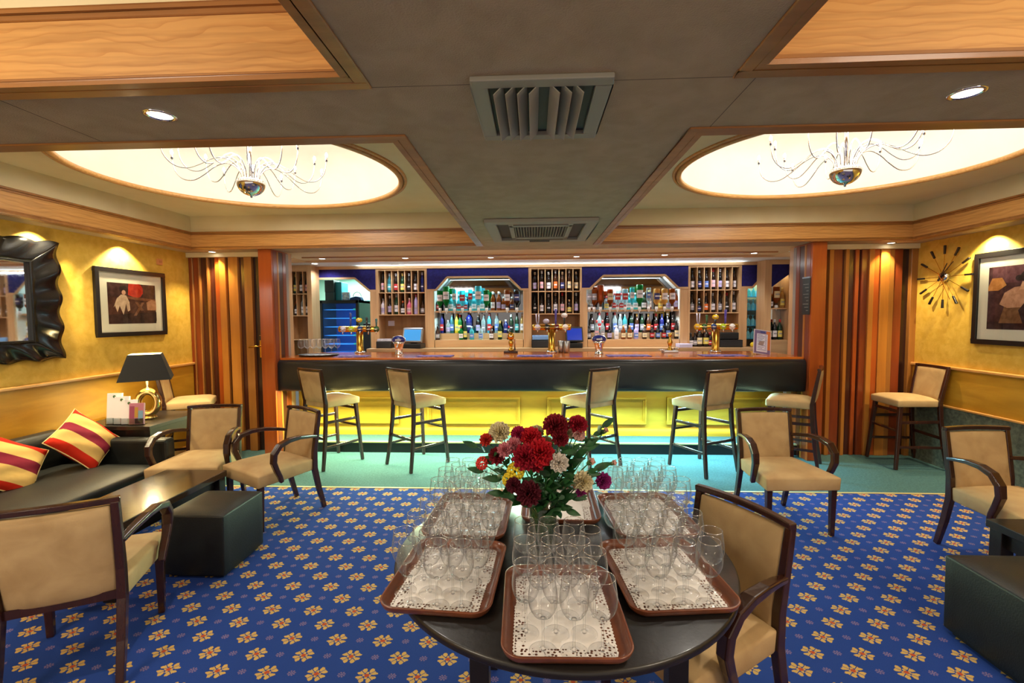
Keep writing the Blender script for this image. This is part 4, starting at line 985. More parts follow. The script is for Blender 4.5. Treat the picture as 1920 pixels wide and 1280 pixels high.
for (u, z, g, sh, lb_, cp_, w_) in ((551.5, szm, 'darkgreen', 'std', 'yellow', 'gold', 'upper left'), (562.8, szm, D, 'std', 'white', 'black', 'upper middle'), (572.8, szm, D, 'slim', 'pink', 'black', 'upper right'), (552, szl, D, 'short', 'white', 'orange', 'lower left'), (564.5, szl, 'clear', 'std', 'white', 'silver', 'lower middle'), (572.8, szl, D, 'slim', 'white', 'black', 'lower right')):
    bottle(g, sh, lb_, cp_, (XS(u), YS+.07, z+.0005), '%s, %s slot, side rack by the store room' % (lab_of(g, lb_, cp_, sh), w_), 'bottles in the side rack')
# arches: rows given as pixel columns
def row(spec, y, z, where, grp, flip=False, optic=False):
    for k, q in enumerate(spec):
        u, g, sh, lb_, cp_ = q
        bottle(g, sh, lb_, cp_, (X(u, y), y, z+.0005), '%s, %s from left, %s' % (lab_of(g, lb_, cp_, sh), ORD[k], where), grp, flip, optic)
G1, G2 = 'bottles in the green bottle arch', 'bottles in the amber bottle arch'
row([(825, 'green', 'wide', 'white', 'black'), (837, 'green', 'big', 'white', 'black'), (852, 'turquoise', 'std', 'white', 'silver'), (867, 'turquoise', 'wide', 'red', 'red'), (882, 'turquoise', 'std', 'red', 'silver'), (897, 'turquoise', 'big', 'white', 'silver'), (912, 'green', 'wide', 'white', 'black'), (951, 'amber', 'wide', 'white', 'black'), (969, 'black', 'wide', 'navy', 'black')],
    YB+.005, 1.735, 'upside-down row, left arch', G1, True, 'w')
row([(822, 'black', 'short', 'red', 'black'), (846, 'turquoise', 'round', 'white', 'silver'), (861, 'turquoise', 'round', 'red', 'silver'), (873, 'sky blue', 'short', 'red', 'silver'), (889, 'turquoise', 'round', 'white', 'silver'), (904, 'turquoise', 'round', 'white', 'silver'), (924, 'amber', 'std', 'white', 'white'), (935, 'amber', 'std', 'lilac', 'white'), (944, 'amber', 'short', 'lilac', 'white'), (960, 'amber', 'short', 'navy', 'white')],
    YB+.135, zSh, 'upper shelf, left arch', G1)
row([(828, 'blue', 'tall', 'red', 'black'), (840, 'clear', 'short', 'lilac', 'silver'), (847, 'teal', 'tall', 'blue', 'silver'), (856, 'yellow', 'tall', 'yellow', 'gold'), (862, 'green', 'std', 'yellow', 'red'), (879, 'blue', 'big', 'navy', 'black'), (896, 'black', 'std', 'lilac', 'white'), (906, 'clear', 'std', 'grey', 'silver'), (917, 'sky blue', 'tall', 'red', 'red'), (931, 'clear', 'tall', 'blue', 'silver'), (948, 'blue', 'short', 'navy', 'white'), (958, 'darkgreen', 'std', 'black', 'white'), (969, 'darkgreen', 'tall', 'turquoise', 'black'), (979, 'pale gold', 'tall', 'white', 'silver')],
    YB+.185, 1.362, 'back step, left arch', G1)
row([(820, 'brown', 'short', 'grey', 'black'), (864, 'green', 'short', 'white', 'red'), (872, 'darkgreen', 'slim', 'yellow', 'black'), (884, 'turquoise', 'short', 'blue', 'silver'), (901, 'clear', 'short', 'blue', 'black'), (921, 'brown', 'short', 'white', 'orange'), (937, 'darkgreen', 'std', 'yellow', 'gold'), (954, 'black', 'short', 'pink', 'red')],
    YB+.075, zBase, 'front row, left arch', G1)
row([(1105, 'clear', 'wide', 'grey', 'black'), (1114, 'amber', 'wide', 'grey', 'black'), (1126, 'amber', 'big', None, 'black'), (1144, 'amber', 'wide', 'cream', 'black'), (1158, 'clear', 'wide', 'red', 'red'), (1172, 'clear', 'wide', 'red', 'red'), (1185, 'turquoise', 'std', 'white', 'silver'), (1199, 'green', 'big', 'white', 'black'), (1216, 'clear', 'std', 'blue', 'silver'), (1231, 'pale gold', 'wide', 'navy', 'black'), (1246, 'pale gold', 'wide', 'white', 'black'), (1260, 'amber', 'wide', 'white', 'black')],
    YB+.005, 1.735, 'upside-down row, right arch', G2, True, 'w')
row([(1109, 'amber', 'short', 'white', 'black'), (1137, 'clear', 'short', 'yellow', 'red'), (1152, 'clear', 'round', 'red', 'red'), (1165, 'clear', 'round', 'red', 'red'), (1178, 'turquoise', 'round', 'white', 'silver'), (1191, 'turquoise', 'round', 'white', 'silver'), (1207, 'darkgreen', 'round', 'white', 'silver'), (1217, 'amber', 'std', 'white', 'gold'), (1238, 'pale gold', 'short', 'yellow', 'gold'), (1253, 'clear', 'short', 'lilac', 'silver'), (1267, 'amber', 'std', 'lilac', 'black')],
    YB+.135, zSh, 'upper shelf, right arch', G2)
row([(1110, 'dark', 'std', 'grey', 'black'), (1124, 'clear', 'tall', 'red', 'red'), (1139, 'black', 'tall', 'red', 'red'), (1153, 'clear', 'tall', 'blue', 'red'), (1163, 'clear', 'std', 'grey', 'silver'), (1172, 'turquoise', 'std', 'grey', 'silver'), (1184, 'darkgreen', 'tall', 'blue', 'black'), (1194, 'brown', 'std', 'lilac', 'gold'), (1204, 'darkgreen', 'std', 'grey', 'black'), (1216, 'brown', 'std', 'orange', 'gold'), (1230, 'dark', 'std', 'red', 'red'), (1241, 'blue', 'std', 'blue', 'black'), (1252, 'black', 'tall', 'grey', 'white'), (1262, 'dark', 'tall', 'red', 'black')],
    YB+.185, 1.362, 'back step, right arch', G2)
row([(1104, 'black', 'short', 'grey', 'black'), (1119, 'clear', 'std', 'pink', 'red'), (1130, 'clear', 'std', 'grey', 'red'), (1143, 'dark', 'short', 'lilac', 'black'), (1156, 'white', 'short', 'white', 'white'), (1169, 'amber', 'short', 'cream', 'gold'), (1181, 'amber', 'short', 'cream', 'cork'), (1193, 'lavender', 'short', 'blue', 'silver'), (1209, 'brown', 'short', 'cream', 'gold'), (1223, 'dark', 'short', 'red', 'red'), (1234, 'black', 'short', 'blue', 'black'), (1245, 'dark', 'short', 'red', 'black'), (1253, 'black', 'std', 'blue', 'silver'), (1269, 'dark', 'std', 'cream', 'black')],
    YB+.075, zBase, 'front row, right arch', G2)
sz1 = Z(1460, 577, YS); sz0 = Z(1460, 637, YS)
for (u, g, sh, lb_, cp_, z, fl, w_) in ((1452, 'brown', 'short', 'white', 'red', sz1, False, 'left on the shelf'), (1463, 'amber', 'wide', 'cream', 'black', sz1+.03, True, 'upside down in middle'), (1474, 'pale gold', 'std', 'yellow', 'gold', sz1, False, 'right on the shelf'), (1451, 'dark', 'std', 'cream', 'black', sz0, False, 'at the lower left'), (1461, 'black', 'std', 'white', 'silver', sz0, False, 'at the lower middle'), (1471, 'darkgreen', 'std', 'yellow', 'red', sz0, False, 'at the lower right')):
    bottle(g, sh, lb_, cp_, (XS(u), YS+.11, z+.0005), '%s %s, alcove behind the menu' % (lab_of(g, lb_, cp_, sh), w_), 'bottles in the alcove', fl, 'w' if fl else False)
# short wine bottles beside the right-hand beer font
row([(1296, 'black', 'short', 'white', 'black'), (1304, 'dark', 'short', 'grey', 'black'), (1312, 'dark', 'wide', 'cream', 'red'), (1324, 'dark', 'wide', 'yellow', 'black'), (1332, 'dark', 'short', 'red', 'red')], 6.9, 1.1555, 'on counter below right rack', 'bottles below the right rack')
# glass shelves with upturned glasses
cyang = tinted('cyan_lit_glassware', (150, 226, 240), .32); shelfg = tinted('blue_glass_shelf', (60, 160, 200), .5)
def tumbler():
    mb = MB(); mb.smooth = True; mb.lathe([(.030, .0), (.030, .05), (.026, .085), (.012, .10), (.005, .11), (.005, .145), (.024, .15), (.026, .153), (.0, .154)], 14, caps=False); return mb.build('g', cyang)
gm = bmesh_cached('tumbler', tumbler)
gx0, gx1 = X0(1403), X0(1446)
for j, v in enumerate((556, 581, 610, 634)):
    z = Z(1418, v, 6.93)
    s_ = tag(B(gx0, gx1, 6.87, 7.14, z-.008, z).build('glass_shelf', shelfg), 'blue-lit glass shelf of glassware at the right, %s from the top' % ORD[j], 'shelf', 'glass shelves at the right')
    for k in range(5):
        o = bpy.data.objects.new('stemmed_glass', gm); COL.objects.link(o); o.location = (gx0+.035+k*.067, 6.92, z+.0005)
        tag(o, 'upturned glass on the blue-lit shelves, %s from the left on the %s shelf' % (ORD[k], ORD[j]), 'glass', 'upturned glasses on the glass shelves')

# ================================================================== STORE ROOM
t = thing('glass_door_fridge', 'tall blue-lit glass door fridge in the store room behind the left arch', 'fridge')
fx0, fx1, fy = -3.57, -2.91, 7.6
mb = MB()
for a in [(fx0, fx0+.03, 0, 1.9), (fx1-.03, fx1, 0, 1.9), (fx0, fx1, 1.86, 1.9), (fx0, fx1, 0, .1)]: mb.box(a[0], a[1], fy, fy+.6, a[2], a[3])
mb.box(fx0, fx1, fy+.57, fy+.6, 0, 1.9); mb.build('cabinet', blackp, t)
mb = MB()
for a in [(fx0, fx0+.045, .1, 1.9), (fx1-.045, fx1, .1, 1.9), (fx0, fx1, 1.85, 1.9), (fx0, fx1, .1, .15)]: mb.box(a[0], a[1], fy-.03, fy-.002, a[2], a[3])
mb.build('door_frame', blackp, t, bevel=.003)
B(fx0+.045, fx1-.045, fy-.02, fy-.014, .15, 1.85).build('door_glass', tinted('blue_door_glass', (130, 180, 226), .10, .02), t)
B(fx0+.03, fx1-.03, fy+.55, fy+.569, .1, 1.86).build('lining', plain('fridge_glow_lining', (60, 110, 160), .5, emit=(14, 70, 150), es=.22), t)  # lining given a faint blue glow to stand for the lit interior
fshelf = plain('fridge_shelf_edge', (226, 238, 246), .3); ftick = plain('green_price_strip', (150, 220, 90), .4)
for k in range(11):
    z = .30+.145*k; s_ = B(fx0+.035, fx1-.035, fy+.05, fy+.5, z-.008, z).build('shelf', fshelf, t)
    B(fx1-.115, fx1-.06, fy+.040, fy+.049, z-.012, z+.014).build('price_tag', ftick, s_)
light('AREA', ((fx0+fx1)/2, fy+.012, 1.0), 9, (.5, .8, 1), .5, (R(90), 0, 0), sy=1.6)
bx = lambda u: X(u, 7.75)
def crate(name, lab, u0, u1, v0, v1, y0, d, mat, cat, z0=None):
    x0, x1 = X(u0, y0), X(u1, y0); za = Z(u0, v1, y0) if z0 is None else z0
    return tag(B(x0, x1, y0, y0+d, za, Z(u0, v0, y0)).build(name, mat, bevel=.006), lab, cat)
FT = 1.901
crate('crate', 'dark plastic crate on top of the store room fridge, left end', 610, 627, 548, 563, 7.68, .3, plain('dark_green_crate', (34, 52, 54), .5), 'crate', FT)
crate('loudspeaker', 'black loudspeaker with white strip, stacked on the crate above the fridge', 609.5, 626.5, 525, 546.6, 7.68, .25, blackp, 'speaker', Z(610, 548, 7.68)+.001)
crate('storage_box', 'teal storage box beside the loudspeaker above the fridge', 628, 641, 528.5, 563, 7.75, .28, plain('teal_box', (50, 140, 156), .5), 'box', FT)
crate('folder', 'white printed folder standing on the store room fridge', 641.5, 655.5, 547.5, 563, 7.72, .05, mottled('printed_white', (120, 150, 200), (226, 234, 238), (30, 30, 30), .6), 'folder', FT)
t = thing('handbag', 'blue bag with black loop handle on the store room fridge', 'bag', (bx(668), 7.8, FT))
MB().prism([(-.12, 0), (.10, 0), (.07, .06), (.0, .075), (-.10, .05)], -.07, .07).build('body', plain('blue_bag', (26, 60, 120), .6), t, bevel=.012)
mb = MB(); mb.smooth = True; mb.tube([(.07*cos(a)-.0, 0, .07+.075*sin(a)) for a in [PI*k/12 for k in range(13)]], .006, 6); mb.build('handle', blackp, t)
tag(B(X(673, 8.25), X(689, 8.25), 8.25, 8.65, 0.0, Z(680, 562, 8.25)).build('locker', mottled('pale_teal_locker', (110, 180, 170), (126, 196, 184), (4, 4, 4), .5), bevel=.02), 'pale teal locker right of the store room fridge', 'locker')
tag(B(X(680, 7.45), X(693, 7.45), 7.45, 7.75, 0, 1.52).build('drinks_machine', plain('dark_machine', (22, 30, 44), .4), bevel=.01), 'dark drinks machine at the right of the store room opening', 'machine')
nt_ = tag(B(X(587, 8.85), X(594, 8.85), 8.885, 8.895, Z(588, 622, 8.85), Z(588, 579, 8.85)).build('wall_notice', mottled('lilac_notice', (150, 160, 214), (186, 200, 232), (60, 60, 60), .6)), 'pale lilac paper notice on the store room wall', 'notice')

# ================================================================== ON THE BAR
def badge(mb_c1, mb_c2, name, c, r, par, sx=1.0):
    mb = MB(); mb.smooth = True; mb.cur = 0; mb.lathe([(.0, -.016), (r*.6, -.014), (r*.86, -.009), (r, -.003), (r, .0), (.0, .001)], 24, c, 'y', caps=False)
    mb.v = [(c[0]+(x-c[0])*sx, y, z) for x, y, z in mb.v]
    k = len(mb.v); mb.cur = 1; mb.lathe([(.0, -.0185), (r*.45, -.0172), (r*.66, -.0142)], 20, c, 'y', caps=False)
    mb.v[k:] = [(c[0]+(x-c[0])*sx*1.05, y, z) for x, y, z in mb.v[k:]]
    # bar of lettering, no readable words in the photo
    mb.cur = 2; mb.box(c[0]-r*.34*sx, c[0]+r*.34*sx, c[1]+.0, c[1]+.021, c[2]-r*.12, c[2]+r*.12); mb.v[-8:] = [(x, c[1]-.0195 if y > c[1]+.01 else c[1]-.005, z) for x, y, z in mb.v[-8:]]
    return mb.build(name, [mb_c1, mb_c2, whitep], par)
BC = {k: plain('badge_'+k, v, .15, coat=.6) for k, v in {'white': (232, 230, 232), 'lime': (170, 200, 40), 'blue': (26, 60, 120), 'green': (40, 84, 44), 'black': (20, 20, 24), 'gold': (214, 172, 40), 'navy': (34, 46, 130), 'maroon': (90, 24, 34), 'purple': (70, 54, 150), 'lilac': (200, 196, 222), 'teal': (40, 96, 100), 'yellow': (226, 190, 40), 'steel': (180, 182, 190)}.items()}
def beer_font(label, uc, u0, u1, v_bar, badges, handles, y=5.97):
    x = X(uc, y, 640); zb = Z(uc, v_bar, y)-CT
    t = thing('beer_font', label, 'beer tap', (x, y, CT))
    mb = MB(); mb.smooth = True; mb.lathe([(.062, .0), (.064, .008), (.056, .016), (.050, .024), (.046, .05), (.046, zb-.02), (.0, zb)], 28); mb.build('column', brass, t)
    mb = MB(); mb.smooth = True; mb.lathe([(.066, .0), (.072, .004), (.070, .020), (.058, .028)], 28); mb.build('base_collar', chrome, t)
    xa, xb = X(u0, y, v_bar)-x, X(u1, y, v_bar)-x
    mb = MB(); mb.smooth = True; mb.lathe([(.0, xa), (.034, xa+.004), (.041, xa+.02), (.041, xb-.02), (.034, xb-.004), (.0, xb)], 20, (0, 0, zb+.012), 'x', caps=False)
    mb.build('crossbar', brass, t)
    for u, c1, c2 in badges:
        bxx = X(u, y-.04, v_bar)-x
        mb = MB(); mb.smooth = True; mb.tube([(bxx, -.03, zb), (bxx, -.045, zb-.03), (bxx, -.048, zb-.055)], .007, 8); mb.build('spout', chrome, t)
        badge(BC[c1], BC[c2], 'badge', (bxx, -.040, zb+.012), .039, t)
    for u, v0, c, kind in handles:
        bxx = X(u, y, v_bar)-x; h = Z(u, v0, y)-CT
        mb = MB(); mb.smooth = True
        if kind == 'fork': mb.tube([(bxx-.004, 0, zb+.04), (bxx-.014, 0, (zb+h)/2), (bxx-.018, 0, h)], .007, 8); mb.tube([(bxx+.004, 0, zb+.04), (bxx+.014, 0, (zb+h)/2), (bxx+.018, 0, h)], .007, 8)
        elif kind == 'lens': mb.tube([(bxx, 0, zb+.03), (bxx, 0, h-.03)], [.009, .013], 10)
        else: mb.tube([(bxx, 0, zb+.03), (bxx, 0, zb+.08), (bxx, 0, h-.01), (bxx, 0, h)], [.008, .012, .016, .010], 10)
        o = mb.build('tap_handle', BC[c] if kind != 'lens' else blackp, t)
        if kind == 'lens': badge(BC[c], BC['black' if c == 'white' else 'gold'], 'lens_badge', (bxx, -.004, h), .031, o, 1.35)
beer_font('brass beer font with five badges, leftmost, near the tray of glasses', 675, 635, 710, 618.5, [(643, 'lilac', 'maroon'), (659, 'lime', 'yellow'), (675, 'blue', 'steel'), (691, 'black', 'lime'), (705.5, 'green', 'teal')],
          [(658, 586, 'navy', 'rod'), (674, 600, 'yellow', 'lens'), (688, 594, 'black', 'rod'), (706, 597, 'teal', 'rod')])
beer_font('brass beer font with four badges in the middle of the bar', 1034.5, 998, 1071, 615, [(1008, 'lilac', 'steel'), (1026, 'black', 'navy'), (1044, 'maroon', 'white'), (1060, 'white', 'navy')],
          [(1008, 588, 'lilac', 'fork'), (1024, 602, 'lilac', 'lens'), (1042, 579, 'purple', 'rod'), (1058, 591, 'white', 'lens')])
beer_font('brass beer font with five badges at the right, beside the short wine bottles', 1341.5, 1303, 1384, 614, [(1307, 'gold', 'white'), (1321, 'green', 'yellow'), (1338.5, 'blue', 'steel'), (1356, 'lime', 'yellow'), (1373, 'white', 'navy')],
          [(1309, 587, 'lilac', 'fork'), (1325, 590, 'green', 'rod'), (1341, 594, 'yellow', 'lens'), (1360, 580, 'purple', 'rod')])
def single_font(label, u, y=5.72):
    x = X(u, y, 650); t = thing('beer_tap', label, 'beer tap', (x, y, CT), 0, 'chrome beer taps with blue oval tops')
    mb = MB(); mb.smooth = True; mb.lathe([(.052, .0), (.056, .006), (.046, .015), (.042, .05), (.060, .13), (.078, .16), (.0, .18)], 28); mb.v = [(a, b_*.8, c) for a, b_, c in mb.v]; mb.build('body', chrome, t)
    mb = MB(); mb.smooth = True; mb.lathe([(.0, -.030), (.05, -.026), (.078, -.012), (.084, .0), (.078, .02), (.0, .03)], 28, (0, -.01, .185), 'y', caps=False); mb.v = [(a, b_, .185+(c-.185)*.62) for a, b_, c in mb.v]; mb.build('oval_badge', BC['navy'], t)
    mb = MB(); mb.smooth = True; mb.tube([(.086*cos(q), -.010, .185+.053*sin(q)) for q in [2*PI*k/28 for k in range(28)]], .005, 6, closed=True); mb.build('badge_rim', chrome, t)
    B(-.035, .035, -.0425, -.036, .178, .194).build('badge_band', whitep, t)
    mb = MB(); mb.smooth = True; mb.tube([(0, -.03, .13), (0, -.075, .12), (0, -.085, .07)], .010, 10); mb.build('spout', chrome, t)
single_font('chrome beer tap with blue oval top, in front of the left till', 748)
single_font('chrome beer tap with blue oval top, in front of the right arch', 1123)
def pump(label, u, has_badge, y=5.95):
    x = X(u, y, 650); t = thing('hand_pump', label, 'beer pump', (x, y, CT))
    B(-.09, .09, -.07, .07, 0, .028).build('base_plate', walnut if has_badge else steel, t, bevel=.006)
    mb = MB(); mb.smooth = True; mb.lathe([(.045, .028), (.03, .05), (.016, .07), (.024, .10), (.036, .13), (.022, .16), (.013, .18), (.013, .24 if has_badge else .20), (.0, .245 if has_badge else .205)], 20); mb.build('pump_body', brass, t)
    mb = MB(); mb.smooth = True; mb.tube([(.06, .02, .03), (.06, .02, .05), (.08, -.02, .055), (.12, -.03, .05)] if not has_badge else [(.05, .02, .03), (.05, .02, .17), (.03, 0, .185), (0, 0, .18)], .010, 8); mb.build('swan_neck', chrome, t)
    if has_badge: badge(brass, BC['green'], 'pump_clip', (0, -.03, .215), .052, t, .86)
    else:
        mb = MB(); mb.smooth = True; mb.lathe([(.0, .195), (.02, .20), (.026, .22), (.018, .245), (.0, .25)], 16, caps=False); mb.build('knob', brass, t)
        mb = MB(); mb.smooth = True; mb.lathe([(.0, .028), (.06, .03), (.065, .036), (.0, .04)], 20, (-.09, 0, .0), caps=False); mb.build('drip_dish', chrome, t)
pump('brass hand pump with an oval green badge, left of the middle beer font', 958, True)
pump('brass and steel hand pump without badge, in front of the right arch', 1256, False)
mt = mottled('printed_bar_mat', (40, 52, 130), (150, 120, 170), (16, 40, 40), .8, lo=.45, hi=.58)
for k, (u0, u1, w_) in enumerate(((633, 692, 'leftmost, right of the tray of glasses'), (783, 850, 'second from the left'), (970, 1036, 'in the middle, below the brass beer font'), (1137, 1217, 'second from the right, beside the chrome tap'), (1311, 1394, 'rightmost, below the right-hand beer font'))):
    x0, x1 = X(u0, 5.5, 667), X(u1, 5.5, 667)
    tag(B(x0, x1, 5.36, 5.58, CT+.0005, CT+.006).build('bar_mat', mt, bevel=.002), 'blue printed bar towel on the counter, '+w_, 'bar mat', 'bar towels along the counter')
# menu in a leaning frame
p = at_y(1428, 662, 5.62)
t = thing('menu_stand', 'framed drinks menu standing on the right end of the bar', 'menu', (X(1428, 5.62, 662), 5.62, CT), R(3))
o = B(-.105, .105, -.004, .004, 0, .30).build('frame', plain('silver_menu_frame', (200, 196, 206), .3), t, bevel=.002); o.rotation_euler = (R(-14), R(9), 0)
mb = MB(); mb.cur = 0; mb.box(-.096, .096, -.0055, -.0042, .010, .29); mb.cur = 1; mb.box(-.070, .062, -.0066, -.0056, .03, .25); mb.cur = 2; mb.box(.045, .096, -.0062, -.0056, .06, .29); mb.cur = 3; mb.box(-.03, .03, -.0066, -.0056, .262, .282)
mb.cur = 3
for r_ in range(11):
    mb.box(-.060, -.060+.06+.02*((r_*5) % 3), -.0072, -.0066, .232-.018*r_, .237-.018*r_); mb.box(.03, .052, -.0072, -.0066, .232-.018*r_, .237-.018*r_)
o = mb.build('menu_sheet', [plain('menu_purple', (120, 104, 150), .5), plain('menu_paper', (214, 216, 236), .6), plain('menu_orange', (206, 120, 60), .5), plain('menu_ink', (60, 74, 140), .6)], t); o.rotation_euler = (R(-14), R(9), 0)
o = MB().bar((0, .07, .0), (0, .0, .16), .06, .004).build('strut', plain('silver_strut', (170, 170, 176), .3), t)

# wine glass prototypes ------------------------------------------------------
def glass_meshes(s=1.0):
    mb = MB(); mb.smooth = True
    mb.lathe([(.0045, .088), (.012, .091), (.024, .099), (.032, .111), (.0374, .127), (.0386, .142), (.0372, .160), (.0342, .180), (.0318, .198)], 28, caps=False); bowl = mb
    rim = [(.0318*cos(2*PI*k/28), .0318*sin(2*PI*k/28), .198) for k in range(28)]; mb.cur = 1; mb.tube(rim, .0012, 6, closed=True)
    st = MB(); st.smooth = True; st.lathe([(.006, .003), (.0042, .012), (.0036, .03), (.0036, .07), (.0045, .082), (.007, .090)], 10)
    ft = MB(); ft.smooth = True; ft.lathe([(.0355, .0005), (.0362, .0012), (.0355, .0019), (.032, .0023), (.022, .0031), (.012, .0042), (.0065, .007), (.0045, .011)], 26, caps=False)
    out = []
    for nm, b_ in (('bowl', bowl), ('stem', st), ('foot', ft)):
        b_.v = [(x*s, y*s, z*s) for x, y, z in b_.v]; o = b_.build(nm, [wglass, wrim]); out.append((nm, o.data)); bpy.data.objects.remove(o)
    return out
GLM = glass_meshes(1.0)
def wine_glass(loc, label, group):
    t = thing('wine_glass', label, 'glass', loc, random.uniform(0, 6), group)
    for nm, me in GLM:
        o = bpy.data.objects.new(nm, me); COL.objects.link(o); o.parent = t
    return t
# tray of glasses on the bar
ty = 5.55; tx0, tx1 = X(561, ty, 664), X(635, ty, 664); tcx = (tx0+tx1)/2
t = thing('serving_tray', 'dark oval tray of wine glasses at the left end of the bar', 'tray', (tcx, ty, CT))
mb = MB(); mb.smooth = True; rx = (tx1-tx0)/2
mb.lathe([(.0, .001), (.86, .001), (.93, .004), (1.0, .018), (1.0, .021), (.92, .008), (.86, .006), (.0, .006)], 40, caps=False); mb.v = [(x*rx, y*.16, z) for x, y, z in mb.v]; mb.build('dish', blackp, t)
mb = MB(); mb.lathe([(.0, .0062), (.84, .0062), (.84, .0072), (.0, .0072)], 36, caps=False); mb.v = [(x*rx, y*.16, z) for x, y, z in mb.v]; mb.build('liner', whitep, t)
for k in range(12):
    r_, c_ = k // 6, k % 6
    wine_glass((tcx-.19+.075*c_+(.03 if r_ else 0), ty-.055+.095*r_, CT+.0075), 'wine glass on the bar-top oval tray, %s from left in the %s row' % (ORD[c_], ('near', 'far')[r_]), 'wine glasses on the oval bar tray')

# back counter: tills and clutter
scr = plain('lit_till_screen', (40, 110, 170), .2, emit=(70, 150, 210), es=.7); scrb = plain('blue_till_screen', (16, 40, 130), .2, emit=(14, 50, 170), es=.6)
BT = 1.156
def till(lab, u0, u1, v0, v1, y, m, rot, white):
    x = (X(u0, y, 630)+X(u1, y, 630))/2; w = X(u1, y, 630)-X(u0, y, 630); zt_ = Z(u0, v0, y)-BT
    t = thing('till', lab, 'till', (x, y, BT), rot)
    B(-w*.45, w*.45, -.07, .14, 0, .07).build('base', blackp, t, bevel=.01)
    MB().bar((0, .05, .06), (0, .03, zt_*.6), .10, .05).build('stand', blackp, t)
    o = B(-w*.5, w*.5, -.02, .02, 0, zt_-.08).build('casing', steel if white else blackp, t, bevel=.012); o.location = (0, -.04, .085); o.rotation_euler.x = R(-18)
    q = B(-w*.42, w*.42, -.0225, -.0195, .025, zt_-.11).build('screen', m, t); q.location = (0, -.04, .085); q.rotation_euler.x = R(-18)
till('till with a bright screen and silver casing on the back counter, under the left rack', 755, 794, 614, 650, 6.70, scr, R(-8), True)
till('black till with deep blue screen, right of the middle beer font', 1060, 1093, 612, 650, 6.70, scrb, R(6), False)
def drawer(lab, u0, u1, v0, y, h):
    x0, x1 = X(u0, y, 640), X(u1, y, 640); t = thing('cash_drawer', lab, 'cash drawer', ((x0+x1)/2, y, BT)); w = (x1-x0)/2
    B(-w, w, 0, .22, 0, h).build('casing', blackp, t, bevel=.004); B(-w+.008, w-.008, -.008, .0, .012, h-.012).build('drawer_front', plain('dark_drawer_front', (36, 36, 40), .4), t, bevel=.003)
    mb = MB(); mb.lathe([(.0, -.012), (.008, -.012), (.008, -.007), (.0, -.006)], 12, (0, 0, h*.5), 'y', caps=False); mb.build('lock', steel, t)
drawer('black cash drawer left of the bright till', 705, 734, 638, 6.72, .10); drawer('black cash drawer behind the middle beer font', 997, 1030, 636, 6.72, .11); drawer('wide black cash drawer below the right rack', 1350, 1393, 636, 6.72, .105)
tag(B(X(1350, 6.78), X(1386, 6.78), 6.76, 6.90, BT+.1075, BT+.21).build('receipt_printer', blackp, bevel=.012), 'black receipt printer on top of the wide cash drawer', 'printer')
tag(B(X(706, 6.75), X(733, 6.75), 6.735, 6.86, BT+.1025, BT+.135).build('paper_stack', mottled('papers', (170, 170, 190), (226, 226, 236), (20, 20, 80), .7), bevel=.004), 'pile of pale papers on the left cash drawer', 'papers')
tag(B(X(998, 6.75), X(1029, 6.75), 6.735, 6.86, BT+.1125, BT+.18).build('folded_towel', plain('light_blue_towel', (120, 160, 214), .9), bevel=.012), 'light blue folded towel on the drawer behind the middle beer font', 'towel')
tag(B(X(1273, 6.72), X(1297, 6.72), 6.66, 6.86, BT+.0005, BT+.05).build('napkin_stack', plain('lilac_napkins', (196, 190, 222), .8), bevel=.004), 'stack of lilac napkins on the back counter beside the wine bottles', 'napkins')
for k, u in enumerate((1052, 1062)):
    mb = MB(); mb.smooth = True; mb.lathe([(.03, .0), (.034, .004), (.042, .15), (.040, .152), (.032, .006), (.0, .006)], 20); o = mb.build('steel_tumbler', steel); o.location = (X(u, 5.98, 650), 5.98-.05*k, CT+.001)
    tag(o, ('steel cocktail tumbler just right of the middle brass column', 'second steel cocktail tumbler, farther from the middle brass column')[k], 'tumbler')
mb = MB(); mb.smooth = True; mb.lathe([(.0, .0), (.02, .004), (.034, .02), (.038, .036), (.034, .054), (.018, .07), (.0, .074)], 16, caps=False); o = mb.build('lemon', plain('lemon_skin', (222, 196, 40), .5)); o.location = (X(1412, 6.72, 640), 6.72, BT)
tag(o, 'yellow lemon on the back counter left of the menu', 'fruit')
t = thing('wall_socket', 'lilac-white double socket on the oak back below the left rack', 'socket', (X(734, 7.12, 606), 7.119, Z(734, 606, 7.12)))
B(-.05, .05, -.008, .0, -.04, .04).build('plate', plain('socket_plate', (206, 200, 224), .5), t, bevel=.003)

# ================================================================== ROUND TABLE, TRAYS, GLASSES
TX, TY, TR, TZ = .10, 1.71, .612, .742
t = thing('round_table', 'round black table carrying the trays of wine glasses', 'table', (TX, TY, 0))
mb = MB(); mb.smooth = True; mb.lathe([(.0, TZ-.028), (TR-.006, TZ-.028), (TR, TZ-.022), (TR, TZ-.005), (TR-.006, TZ), (.0, TZ)], 96, caps=False); mb.build('tabletop', black_t, t)
mb = MB(); mb.lathe([(TR-.10, TZ-.058), (TR-.085, TZ-.058), (TR-.085, TZ-.028), (TR-.10, TZ-.028)], 64, caps=False); mb.build('apron', black_t, t)
for x, y in ((-.27, -.33), (.34, -.31), (-.30, .34), (.30, .36)): B(x-.03, x+.03, y-.03, y+.03, 0, TZ-.029).build('leg', black_t, t, bevel=.003)

